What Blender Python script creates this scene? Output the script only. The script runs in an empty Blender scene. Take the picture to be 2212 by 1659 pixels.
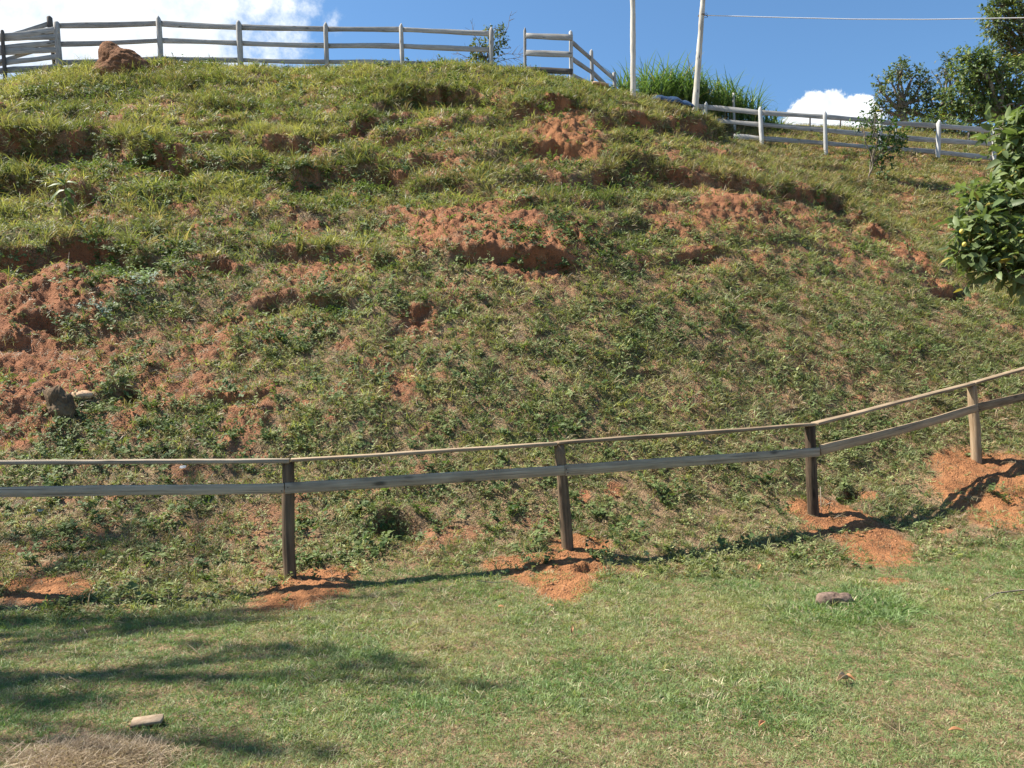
import bpy, math, random
import numpy as np
from mathutils import Vector, Matrix, Quaternion

# ------------------------------------------------------------------ camera, sky, sun, exposure
SC = bpy.context.scene
COL = SC.collection
F, CX, CY, EYE = 1703.0, 1106.0, 829.5, 1.65        # focal length and centre of a 2212 px wide picture, eye height

cam_d = bpy.data.cameras.new('camera')
cam = bpy.data.objects.new('camera', cam_d)
COL.objects.link(cam)
cam.location = (0, 0, EYE)
cam.rotation_euler = (math.radians(90), 0, 0)
cam_d.sensor_width = 36.0
cam_d.lens = 36.0 * F / 2212.0
cam_d.clip_start, cam_d.clip_end = 0.05, 2000
SC.camera = cam

SUN = Vector((-0.78, 0.14, 1.0)).normalized()
sun_d = bpy.data.lights.new('sun', 'SUN')
sun_d.energy = 5.0
sun_d.angle = math.radians(0.5)
sun_d.color = (1.0, 0.93, 0.81)
sun = bpy.data.objects.new('sun', sun_d)
COL.objects.link(sun)
sun.rotation_euler = SUN.to_track_quat('Z', 'Y').to_euler()
sun.location = (-20, 12, 30)

SC.view_settings.view_transform = 'Standard'
SC.view_settings.look = 'None'
SC.view_settings.exposure = 1.24
SC.view_settings.gamma = 1.0
SC.view_settings.use_curve_mapping = False
SC.render.engine = 'CYCLES'
SC.cycles.max_bounces = 6
SC.cycles.diffuse_bounces = 3
SC.cycles.transmission_bounces = 3
SC.cycles.transparent_max_bounces = 4


class NT:
    """small helper for node trees"""
    def __init__(s, tree):
        s.t = tree
        tree.nodes.clear()
    def n(s, typ, **kw):
        nd = s.t.nodes.new(typ)
        for k, v in kw.items():
            if k.startswith('i_'):
                key = k[2:]
                key = int(key) if key.isdigit() else key
                nd.inputs[key].default_value = v
            else:
                setattr(nd, k, v)
        return nd
    def l(s, a, b, ai=0, bi=0):
        s.t.links.new(a.outputs[ai], b.inputs[bi])
        return b
    def math(s, op, a, b=None, clamp=False):
        nd = s.t.nodes.new('ShaderNodeMath'); nd.operation = op; nd.use_clamp = clamp
        for i, v in enumerate((a, b)):
            if v is None: continue
            if isinstance(v, (int, float)): nd.inputs[i].default_value = v
            else: s.t.links.new(v, nd.inputs[i])
        return nd.outputs[0]


def build_world():
    w = bpy.data.worlds.new('World'); SC.world = w; w.use_nodes = True
    g = NT(w.node_tree)
    out = g.n('ShaderNodeOutputWorld')
    sky = g.n('ShaderNodeTexSky', sky_type='NISHITA')
    sky.sun_disc = False
    sky.sun_elevation = math.asin(SUN.z)
    sky.sun_rotation = math.atan2(SUN.x, SUN.y) % (2 * math.pi)
    sky.altitude = 700; sky.air_density = 1.0; sky.dust_density = 0.6; sky.ozone_density = 1.6
    tc = g.n('ShaderNodeTexCoord')
    nrm = g.n('ShaderNodeVectorMath', operation='NORMALIZE'); g.l(tc, nrm, 0, 0)
    # turbulence that frays the cloud edges
    big = g.n('ShaderNodeTexNoise', i_Scale=13.0, i_Detail=9.0, i_Roughness=0.64); g.l(nrm, big, 0, 0)
    fine = g.n('ShaderNodeTexNoise', i_Scale=42.0, i_Detail=8.0, i_Roughness=0.66); g.l(nrm, fine, 0, 0)
    def d(px, py):
        return Vector(((px - CX) / F, 1.0, (CY - py) / F)).normalized()
    # (px, py, radius, stretch x, amplitude)
    soft = [(190, 20, .15, 1.0, 1.3), (290, 50, .12, 1.0, 1.15), (80, 130, .06, 1.0, .8), (230, 105, .08, 1.0, .85), (400, 15, .12, 1.0, 1.15), (510, 20, .08, 1.0, .95),
            (430, 100, .08, 1.0, .95), (640, 10, .045, 1.0, .62), (620, 60, .048, 1.0, .66), (605, 105, .045, 1.0, .6), (722, 48, .022, 1.0, .62), (560, 70, .05, 1.0, .45),
            (20, 10, .04, 1.0, .5), (-260, 60, .2, 1.0, 1.0), (70, 170, .05, 1.0, .85), (-60, 180, .06, 1., .8), (330, 130, .06, 1., .7), (150, -120, .2, 1., .9)]
    puff = [(1752, 232, .018, 1, 1), (1796, 222, .017, 1, 1), (1738, 262, .026, 1, 1), (1790, 258, .030, 1, 1), (1842, 240, .017, 1, 1), (1838, 270, .026, 1, 1),
            (1868, 262, .022, 1, 1), (1718, 282, .018, 1, 1), (1770, 216, .010, 1, 1), (1868, 224, .010, 1, 1)]
    def field(blobs):
        acc = None
        for (px, py, r, sx, a) in blobs:
            dist = g.n('ShaderNodeVectorMath', operation='DISTANCE'); g.l(nrm, dist, 0, 0)
            dist.inputs[1].default_value = d(px, py)
            q = g.math('DIVIDE', dist.outputs['Value'], r)
            q = g.math('MULTIPLY', q, q)
            q = g.math('SUBTRACT', a, g.math('MULTIPLY', q, a * 0.55))
            acc = q if acc is None else g.math('MAXIMUM', acc, q)
        return acc
    fs = field(soft)
    fs = g.math('ADD', fs, g.math('MULTIPLY', g.math('SUBTRACT', big.outputs[0], 0.5), 2.3))
    ms = g.n('ShaderNodeMapRange', interpolation_type='SMOOTHSTEP'); ms.inputs['From Min'].default_value = .38; ms.inputs['From Max'].default_value = .98
    g.t.links.new(fs, ms.inputs[0])
    fp = field(puff)
    fp = g.math('ADD', fp, g.math('MULTIPLY', g.math('SUBTRACT', fine.outputs[0], 0.5), 1.9))
    mp = g.n('ShaderNodeMapRange', interpolation_type='SMOOTHSTEP'); mp.inputs['From Min'].default_value = .36; mp.inputs['From Max'].default_value = .62
    g.t.links.new(fp, mp.inputs[0])
    mask = g.math('MAXIMUM', ms.outputs[0], mp.outputs[0])
    # cloud radiance: thick parts white, thin grey-blue
    cr = g.n('ShaderNodeValToRGB')
    e = cr.color_ramp.elements
    e[0].position = 0.40; e[0].color = (4.3, 5.0, 5.9, 1)
    e[1].position = 0.66; e[1].color = (7.4, 7.6, 7.8, 1)
    shade = g.math('ADD', g.math('MULTIPLY', big.outputs[0], .62), g.math('ADD', g.math('MULTIPLY', fine.outputs[0], .34), g.math('ADD', g.math('MULTIPLY', mask, .06), g.math('MULTIPLY', mp.outputs[0], .06))))
    g.t.links.new(shade, cr.inputs[0])
    tint = g.n('ShaderNodeMix', data_type='RGBA', blend_type='MULTIPLY'); tint.inputs[0].default_value = 1
    g.t.links.new(sky.outputs[0], tint.inputs[6]); tint.inputs[7].default_value = SKYTINT
    mx = g.n('ShaderNodeMix', data_type='RGBA')
    g.t.links.new(mask, mx.inputs[0]); g.t.links.new(tint.outputs[2], mx.inputs[6]); g.t.links.new(cr.outputs[0], mx.inputs[7])
    bg = g.n('ShaderNodeBackground'); bg.inputs[1].default_value = 0.074
    g.t.links.new(mx.outputs[2], bg.inputs[0]); g.l(bg, out)

SKYTINT = (0.72, 0.96, 1.08, 1)
build_world()

# ------------------------------------------------------------------ helpers
rng = np.random.default_rng(7)
random.seed(7)


def at(px, py, D):
    """the place seen at (px, py) of the photograph at depth D metres"""
    return Vector(((px - CX) / F * D, D, EYE - (py - CY) / F * D))


_tab = np.random.default_rng(99).random((8, 256, 256))
def vnoise(x, y, k=0):
    t = _tab[k % 8]
    xi = np.floor(x).astype(int); yi = np.floor(y).astype(int)
    fx = x - xi; fy = y - yi
    fx = fx * fx * (3 - 2 * fx); fy = fy * fy * (3 - 2 * fy)
    a = t[yi & 255, xi & 255]; b = t[yi & 255, (xi + 1) & 255]
    c = t[(yi + 1) & 255, xi & 255]; d = t[(yi + 1) & 255, (xi + 1) & 255]
    return (a * (1 - fx) + b * fx) * (1 - fy) + (c * (1 - fx) + d * fx) * fy
def fbm(x, y, s, octv=4, k=0, rough=0.5):
    """noise of feature size s metres, about -1..1"""
    v = 0; a = 1; tot = 0
    x = np.asarray(x) / s + 37.3 * k; y = np.asarray(y) / s + 11.7 * k
    for o in range(octv):
        v = v + a * (vnoise(x, y, k + o) * 2 - 1); tot += a
        a *= rough; x = x * 2.03 + 5.1; y = y * 2.03 + 3.7
    return v / tot * 1.5
def sstep(a, b, x):
    t = np.clip((x - a) / (b - a), 0, 1)
    return t * t * (3 - 2 * t)


def mesh_np(name, V, tris=None, quads=None, mat=None, parent=None, smooth=False, link=True, col=None, attrs=None):
    me = bpy.data.meshes.new(name)
    V = np.asarray(V, dtype=np.float32).reshape(-1, 3)
    me.vertices.add(len(V)); me.vertices.foreach_set('co', V.ravel())
    parts = []; tot = []
    if tris is not None and len(tris):
        t = np.asarray(tris, dtype=np.int32); parts.append(t.ravel()); tot.append(np.full(len(t), 3, np.int32))
    if quads is not None and len(quads):
        q = np.asarray(quads, dtype=np.int32); parts.append(q.ravel()); tot.append(np.full(len(q), 4, np.int32))
    if parts:
        loops = np.concatenate(parts); tot = np.concatenate(tot)
        me.loops.add(len(loops)); me.loops.foreach_set('vertex_index', loops)
        me.polygons.add(len(tot))
        start = np.concatenate([[0], np.cumsum(tot)[:-1]]).astype(np.int32)
        me.polygons.foreach_set('loop_start', start)
        me.polygons.foreach_set('loop_total', tot)
        if smooth: me.polygons.foreach_set('use_smooth', np.ones(len(tot), bool))
    if col is not None:
        a = me.attributes.new('col', 'FLOAT_COLOR', 'POINT')
        c = np.ones((len(V), 4), np.float32); c[:, :3] = col
        a.data.foreach_set('color', c.ravel())
    for k, v in (attrs or {}).items():
        a = me.attributes.new(k, 'FLOAT', 'POINT'); a.data.foreach_set('value', np.asarray(v, np.float32).ravel())
    me.update(calc_edges=True)
    me.validate()
    ob = bpy.data.objects.new(name, me)
    if mat: me.materials.append(mat)
    if link: COL.objects.link(ob)
    if parent: ob.parent = parent
    return ob


def tag(o, label=None, cat=None, group=None, kind=None):
    if label: o['label'] = label
    if cat: o['category'] = cat
    if group: o['group'] = group
    if kind: o['kind'] = kind
    return o
def thing(name, label, cat, loc=(0, 0, 0), group=None):
    o = bpy.data.objects.new(name, None); COL.objects.link(o)
    o.location = loc; o.empty_display_size = .2
    return tag(o, label, cat, group)
def child_world(o, parent):
    """parent keeping world placement (parents carry only a translation)"""
    o.parent = parent
    o.matrix_parent_inverse = Matrix.Translation(-parent.location)

# ------------------------------------------------------------------ materials
def new_mat(name):
    m = bpy.data.materials.new(name); m.use_nodes = True
    return m, NT(m.node_tree)

def mat_soil():
    m, g = new_mat('ground_soil')
    out = g.n('ShaderNodeOutputMaterial'); bs = g.n('ShaderNodeBsdfPrincipled', i_Roughness=.95)
    bs.inputs['Specular IOR Level'].default_value = .15
    tc = g.n('ShaderNodeTexCoord')
    def att(nm):
        return g.n('ShaderNodeAttribute', attribute_name=nm)
    n1 = g.n('ShaderNodeTexNoise', i_Scale=3.0, i_Detail=9.0, i_Roughness=.65); g.l(tc, n1, 3, 0)
    n2 = g.n('ShaderNodeTexNoise', i_Scale=45.0, i_Detail=6.0, i_Roughness=.7); g.l(tc, n2, 3, 0)
    n3 = g.n('ShaderNodeTexVoronoi', i_Scale=55.0); g.l(tc, n3, 3, 0)
    red = g.n('ShaderNodeValToRGB'); e = red.color_ramp.elements
    e[0].position = .3; e[0].color = (.14, .058, .034, 1); e[1].position = .70; e[1].color = (.42, .19, .100, 1)
    mixf = g.math('ADD', g.math('MULTIPLY', n1.outputs[0], .6), g.math('MULTIPLY', n2.outputs[0], .4))
    g.t.links.new(mixf, red.inputs[0])
    org = g.n('ShaderNodeValToRGB'); e = org.color_ramp.elements
    e[0].position = .3; e[0].color = (.18, .076, .034, 1); e[1].position = .7; e[1].color = (.43, .20, .088, 1)
    g.t.links.new(mixf, org.inputs[0])
    lit = g.n('ShaderNodeValToRGB'); e = lit.color_ramp.elements
    e[0].position = .32; e[0].color = (.11, .068, .040, 1); e[1].position = .68; e[1].color = (.38, .26, .155, 1)
    g.t.links.new(n2.outputs[0], lit.inputs[0])
    a = g.n('ShaderNodeMix', data_type='RGBA'); ao = att('orange')
    g.t.links.new(ao.outputs['Fac'], a.inputs[0]); g.t.links.new(red.outputs[0], a.inputs[6]); g.t.links.new(org.outputs[0], a.inputs[7])
    b = g.n('ShaderNodeMix', data_type='RGBA'); so = att('soil')
    sf = g.n('ShaderNodeMapRange'); sf.inputs['From Min'].default_value = .12; sf.inputs['From Max'].default_value = .85
    g.t.links.new(g.math('ADD', so.outputs['Fac'], g.math('MULTIPLY', g.math('SUBTRACT', n2.outputs[0], .5), 1.3)), sf.inputs[0])
    g.t.links.new(sf.outputs[0], b.inputs[0]); g.t.links.new(lit.outputs[0], b.inputs[6]); g.t.links.new(a.outputs[2], b.inputs[7])
    g.t.links.new(b.outputs[2], bs.inputs['Base Color'])
    hgt = g.math('ADD', g.math('MULTIPLY', n2.outputs[0], 1.0), g.math('MULTIPLY', n3.outputs[0], -.5))
    bmp = g.n('ShaderNodeBump', i_Strength=.9, i_Distance=.03); g.t.links.new(hgt, bmp.inputs['Height'])
    g.l(bmp, bs, 0, bs.inputs.find('Normal')); g.l(bs, out)
    return m

def mat_blade(name, att_type='INSTANCER', trans=.35, rough=.42, hue=.12, spec=.5):
    m, g = new_mat(name)
    out = g.n('ShaderNodeOutputMaterial'); bs = g.n('ShaderNodeBsdfPrincipled', i_Roughness=rough)
    bs.inputs['Specular IOR Level'].default_value = spec
    at_ = g.n('ShaderNodeAttribute', attribute_name='col', attribute_type=att_type)
    tv = g.n('ShaderNodeAttribute', attribute_name='tv', attribute_type='GEOMETRY')
    val = g.math('ADD', 1.0 - hue * 2.2, g.math('MULTIPLY', tv.outputs['Fac'], hue * 4.4))
    mul = g.n('ShaderNodeVectorMath', operation='SCALE'); g.l(at_, mul, 0, 0); g.t.links.new(val, mul.inputs['Scale'])
    g.l(mul, bs, 0, 0)
    tr = g.n('ShaderNodeBsdfTranslucent')
    warm = g.n('ShaderNodeVectorMath', operation='MULTIPLY'); g.l(mul, warm, 0, 0); warm.inputs[1].default_value = (1.15, 1.25, .6)
    g.l(warm, tr, 0, 0)
    mx = g.n('ShaderNodeMixShader'); mx.inputs[0].default_value = trans
    g.l(bs, mx, 0, 1); g.l(tr, mx, 0, 2); g.l(mx, out)
    return m

def mat_wood(name, dark, light, scale=1.0, rough=.8, spots=.5, top=None):
    m, g = new_mat(name)
    out = g.n('ShaderNodeOutputMaterial'); bs = g.n('ShaderNodeBsdfPrincipled', i_Roughness=rough)
    bs.inputs['Specular IOR Level'].default_value = .25
    tc = g.n('ShaderNodeTexCoord'); oi = g.n('ShaderNodeObjectInfo')
    add = g.n('ShaderNodeVectorMath', operation='ADD'); g.l(tc, add, 3, 0)
    cmb = g.n('ShaderNodeCombineXYZ'); r = g.math('MULTIPLY', oi.outputs['Random'], 40.0)
    g.t.links.new(r, cmb.inputs[0]); g.t.links.new(r, cmb.inputs[1]); g.l(cmb, add, 0, 1)
    mp = g.n('ShaderNodeMapping'); mp.inputs['Scale'].default_value = (1.6 * scale, 55 * scale, 55 * scale); g.l(add, mp, 0, 0)
    gr = g.n('ShaderNodeTexNoise', i_Scale=1.0, i_Detail=7.0, i_Roughness=.7); g.l(mp, gr, 0, 0)
    mp2 = g.n('ShaderNodeMapping'); mp2.inputs['Scale'].default_value = (3.0 * scale, 9 * scale, 9 * scale); g.l(add, mp2, 0, 0)
    bl = g.n('ShaderNodeTexNoise', i_Scale=1.0, i_Detail=5.0, i_Roughness=.6); g.l(mp2, bl, 0, 0)
    f = g.math('ADD', g.math('MULTIPLY', gr.outputs[0], .62), g.math('MULTIPLY', bl.outputs[0], .5 * spots + .1))
    f = g.math('ADD', f, g.math('MULTIPLY', g.math('SUBTRACT', oi.outputs['Random'], .5), .12))
    cr = g.n('ShaderNodeValToRGB'); e = cr.color_ramp.elements
    e[0].position = .36; e[0].color = (*dark, 1); e[1].position = .66; e[1].color = (*light, 1)
    g.t.links.new(f, cr.inputs[0])
    mp3 = g.n('ShaderNodeMapping'); mp3.inputs['Scale'].default_value = (2.2, 6.5, 6.5); g.l(add, mp3, 0, 0)
    kn = g.n('ShaderNodeTexVoronoi', i_Scale=1.0); g.l(mp3, kn, 0, 0)
    kr = g.n('ShaderNodeMapRange'); kr.inputs['From Min'].default_value = .06; kr.inputs['From Max'].default_value = .17; kr.inputs['To Min'].default_value = .3; g.l(kn, kr, 0, 0)
    mp4 = g.n('ShaderNodeMapping'); mp4.inputs['Scale'].default_value = (1.1, 90, 90); g.l(add, mp4, 0, 0)
    ck = g.n('ShaderNodeTexNoise', i_Scale=1.0, i_Detail=2.0); g.l(mp4, ck, 0, 0)
    kc = g.n('ShaderNodeMapRange'); kc.inputs['From Min'].default_value = .30; kc.inputs['From Max'].default_value = .36; kc.inputs['To Min'].default_value = .35; g.l(ck, kc, 0, 0)
    km = g.math('MULTIPLY', kr.outputs[0], kc.outputs[0])
    sc_ = g.n('ShaderNodeVectorMath', operation='SCALE'); g.l(cr, sc_, 0, 0); g.t.links.new(km, sc_.inputs['Scale'])
    g.l(sc_, bs, 0, 0)
    bmp = g.n('ShaderNodeBump', i_Strength=.6, i_Distance=.006); g.l(gr, bmp, 0, bmp.inputs.find('Height')); g.l(bmp, bs, 0, bs.inputs.find('Normal'))
    g.l(bs, out)
    return m

def mat_plain(name, c1, c2, scale=8.0, rough=.85, bump=.02, spec=.3):
    m, g = new_mat(name)
    out = g.n('ShaderNodeOutputMaterial'); bs = g.n('ShaderNodeBsdfPrincipled', i_Roughness=rough)
    bs.inputs['Specular IOR Level'].default_value = spec
    tc = g.n('ShaderNodeTexCoord')
    n = g.n('ShaderNodeTexNoise', i_Scale=scale, i_Detail=8.0, i_Roughness=.68); g.l(tc, n, 3, 0)
    cr = g.n('ShaderNodeValToRGB'); e = cr.color_ramp.elements
    e[0].position = .32; e[0].color = (*c1, 1); e[1].position = .68; e[1].color = (*c2, 1)
    g.l(n, cr); g.l(cr, bs, 0, 0)
    bmp = g.n('ShaderNodeBump', i_Strength=.8, i_Distance=bump); g.l(n, bmp, 0, bmp.inputs.find('Height')); g.l(bmp, bs, 0, bs.inputs.find('Normal'))
    g.l(bs, out)
    return m

M = {}
M['soil'] = mat_soil()
M['blade'] = mat_blade('grass_blade', rough=.5, spec=.35)
M['weedleaf'] = mat_blade('weed_leaf', rough=.6, spec=.25)
M['clod'] = mat_blade('soil_clod', trans=0.0, rough=.95, spec=.1)
M['leaf'] = mat_blade('tree_leaf', att_type='GEOMETRY', trans=.34, rough=.5, hue=0.0, spec=.3)
M['new_board'] = mat_wood('new_board', (.13, .09, .055), (.43, .33, .22))
M['rail_grey'] = mat_wood('grey_board', (.20, .16, .115), (.50, .42, .315))
M['dark_post'] = mat_wood('dark_post_wood', (.045, .030, .020), (.23, .16, .10), scale=.8)
M['tan_post'] = mat_wood('tan_post_wood', (.25, .17, .10), (.52, .40, .27), scale=.7)
M['old_wood'] = mat_wood('weathered_wood', (.20, .19, .175), (.52, .495, .46), scale=.9)
M['old_dark'] = mat_wood('dark_weathered_wood', (.055, .045, .04), (.17, .15, .13), scale=.9)
M['white_wood'] = mat_wood('bleached_wood', (.34, .335, .32), (.70, .69, .67), scale=.8)
M['pole'] = mat_wood('pole_wood', (.20, .175, .14), (.58, .53, .45), scale=.5, spots=1.0)
M['bark'] = mat_plain('bark', (.10, .075, .055), (.30, .25, .19), scale=14, bump=.01)
M['termite'] = mat_plain('termite_clay', (.10, .048, .024), (.27, .135, .072), scale=7, bump=.06, rough=.95, spec=.1)

# ------------------------------------------------------------------ terrain
ctrl = []
def cp(px, py, D): ctrl.append(at(px, py, D))
rowsD = [(1100, 7.85), (1000, 8.5), (900, 9.2), (800, 9.9), (700, 10.75), (600, 11.75), (500, 13.0), (400, 14.5), (300, 16.3), (250, 17.5), (205, 18.9)]
for px, dd in ((-350, -.75), (0, -.5), (300, -.3), (600, -.15), (900, 0), (1200, .15)):
    for py, D in rowsD:
        if px < 0 and py > 1050: continue
        if px >= 900 and py == 205: continue
        cp(px, py, D + dd * (1.0 if py > 500 else .6))
for py, D in [(1050, 8.75), (1000, 9.05), (900, 9.75), (800, 10.5), (700, 11.35), (600, 12.5), (500, 14.0), (400, 15.9), (325, 17.8), (278, 19.6)]:
    cp(1500, py, D)
for py, D in [(1090, 8.6), (1000, 9.4), (900, 10.2), (800, 11.05), (700, 12.1), (600, 13.3), (500, 15.1), (430, 17.0)]:
    cp(1760, py, D)
for p in [(2108, 1000, 9.75), (2108, 900, 10.7), (2108, 800, 11.8), (2090, 720, 12.9), (1950, 900, 10.45), (1950, 800, 11.4), (1950, 700, 12.55), (1930, 600, 14.1), (1960, 575, 14.9),
          (2050, 640, 14.2), (2400, 900, 10.9), (2400, 800, 12.1), (2400, 700, 13.7), (2700, 600, 16.4), (2700, 450, 21),
          (1830, 480, 16.4), (1770, 400, 17.9), (1690, 362, 19.0), (1600, 325, 20.0)]: cp(*p)
# far side of the shoulder: the field on the right that climbs to the fence
for p in [(2212, 640, 15.6), (2130, 600, 16.3), (2060, 560, 17.4), (2000, 510, 19.0), (1940, 480, 20.1), (1900, 430, 21.6), (2000, 430, 21.6), (2150, 450, 21.2), (2100, 400, 23.2),
          (1880, 388, 23.3), (1800, 370, 23.9), (1781, 330, 25.7), (1642, 316, 26.0), (1903, 331, 26.0), (2026, 343, 26.4), (2147, 354, 26.8), (2350, 370, 27.2), (2600, 390, 27),
          (1650, 276, 30.0), (1783, 278, 30.5), (1903, 282, 30.5), (2026, 288, 30.8), (2150, 293, 31.0), (2600, 300, 31)]: cp(*p)
# crest
for p in [(-350, 250, 21.0), (0, 197, 20.8), (60, 178, 20.8), (130, 160, 20.9), (220, 150, 21), (347, 146, 21.2), (517, 148, 21.3), (705, 153, 21.3), (868, 153, 21.3), (1000, 149, 21.1), (1060, 149, 21.0),
          (1150, 160, 20.9), (1234, 171, 20.8), (1300, 190, 20.6), (1367, 213, 20.4), (1430, 233, 20.4), (1500, 256, 20.6), (1555, 290, 20.7)]: cp(*p)
for x in (-16, -11, -6, -1, 4):
    for y, z in ((24.5, 9.9 if x > -9 else 9.0), (31, 9.6)): ctrl.append(Vector((x, y, z)))
ctrl.append(Vector((6.2, 24.5, 8.9)))
for p in [(1620, 338, 22.4), (1575, 322, 23), (1690, 350, 23.3), (1520, 300, 23.2), (1640, 345, 24)]: cp(*p); cp(1560, 270, 30.5); cp(1480, 264, 30.5)
# lawn
for p in [(0, 1285, 6.1), (-400, 1290, 6.0), (627, 1255, 6.6), (850, 1210, 6.95), (1230, 1193, 7.25), (1500, 1160, 7.7), (1757, 1120, 8.35)]: cp(*p)
for x, y, z in [(-4, 4.5, 0), (-1.5, 5.4, -.01), (1, 5.8, 0), (3, 6.5, .03), (5, 7.0, .12), (7, 7.6, .4), (-7, 4.5, .1), (-4, 2.5, 0), (0, 2.5, 0), (0, 4.2, 0), (4, 2.5, 0), (4, 4.5, .01), (8, 3, .1), (8.5, 6, .3), (-8, 1, 0), (8, 0, 0), (0, 0, 0), (-3, 5.6, -.01), (11, 9, 1.3)]:
    ctrl.append(Vector((x, y, z)))
CP = np.array(ctrl)
def _phi(r2): return 0.5 * r2 * np.log(r2 + 1e-9)
_A = _phi(((CP[:, None, :2] - CP[None, :, :2]) ** 2).sum(-1)) + np.eye(len(CP)) * 0.035
_P = np.c_[np.ones(len(CP)), CP[:, :2]]
_K = np.zeros((len(CP) + 3,) * 2); _K[:-3, :-3] = _A; _K[:-3, -3:] = _P; _K[-3:, :-3] = _P.T
_w = np.linalg.solve(_K, np.r_[CP[:, 2], 0, 0, 0])
def macro(x, y):
    sh = x.shape
    x = np.clip(x.ravel(), -13.5, 21); y = np.clip(y.ravel(), 0.5, 31)
    z = _w[-3] + _w[-2] * x + _w[-1] * y
    for (cx, cy, cz), w in zip(CP, _w[:-3]):
        z = z + w * _phi((x - cx) ** 2 + (y - cy) ** 2)
    return z.reshape(sh)

ys = [-80, -25, -6, 0, 1.2, 2.0]
y = 2.4
while y < 31:
    ys.append(y); y += 0.011 + 0.0023 * y
ys += [31.6, 33, 36, 42, 60, 120, 300]
ys = np.array(ys)
ss = np.r_[[-30, -10, -4, -2.2, -1.5, -1.2], np.linspace(-1, 1, 760), [1.2, 1.5, 2.2, 4, 10, 30]]
W = 0.72 * np.maximum(ys, 2.0) + 1.2
GX = W[:, None] * ss[None, :]
GY = np.repeat(ys[:, None], len(ss), 1)
GZ = macro(GX, GY)
# picture coordinates of every terrain point: the patches below are charted from the photograph
GYs = np.maximum(GY, .5)
PX = CX + F * GX / GYs
PY = CY + F * (EYE - GZ) / GYs
inframe = (GY > 2.2) & (GY < 31)
lawn_line = np.interp(PX, [0, 300, 600, 850, 1100, 1500, 1800, 2000, 2212], [1330, 1330, 1290, 1215, 1235, 1250, 1235, 1200, 1170])
LAWN = sstep(-25, 25, PY - lawn_line) * (GY < 9)
BANK = 1 - LAWN

wob = fbm(GX, GY, .9, 4, 1); wob2 = fbm(GX, GY, .28, 3, 2)
def ell(cx, cy, rx, ry, ang=0, soft=.35, rag=.38):
    a = math.radians(ang); dx = PX - cx; dy = PY - cy
    u = (dx * math.cos(a) + dy * math.sin(a)) / rx; v = (-dx * math.sin(a) + dy * math.cos(a)) / ry
    r = np.sqrt(u * u + v * v) + rag * (wob * .6 + wob2 * .7)
    return sstep(1 + soft / 2, 1 - soft, r) * inframe

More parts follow.
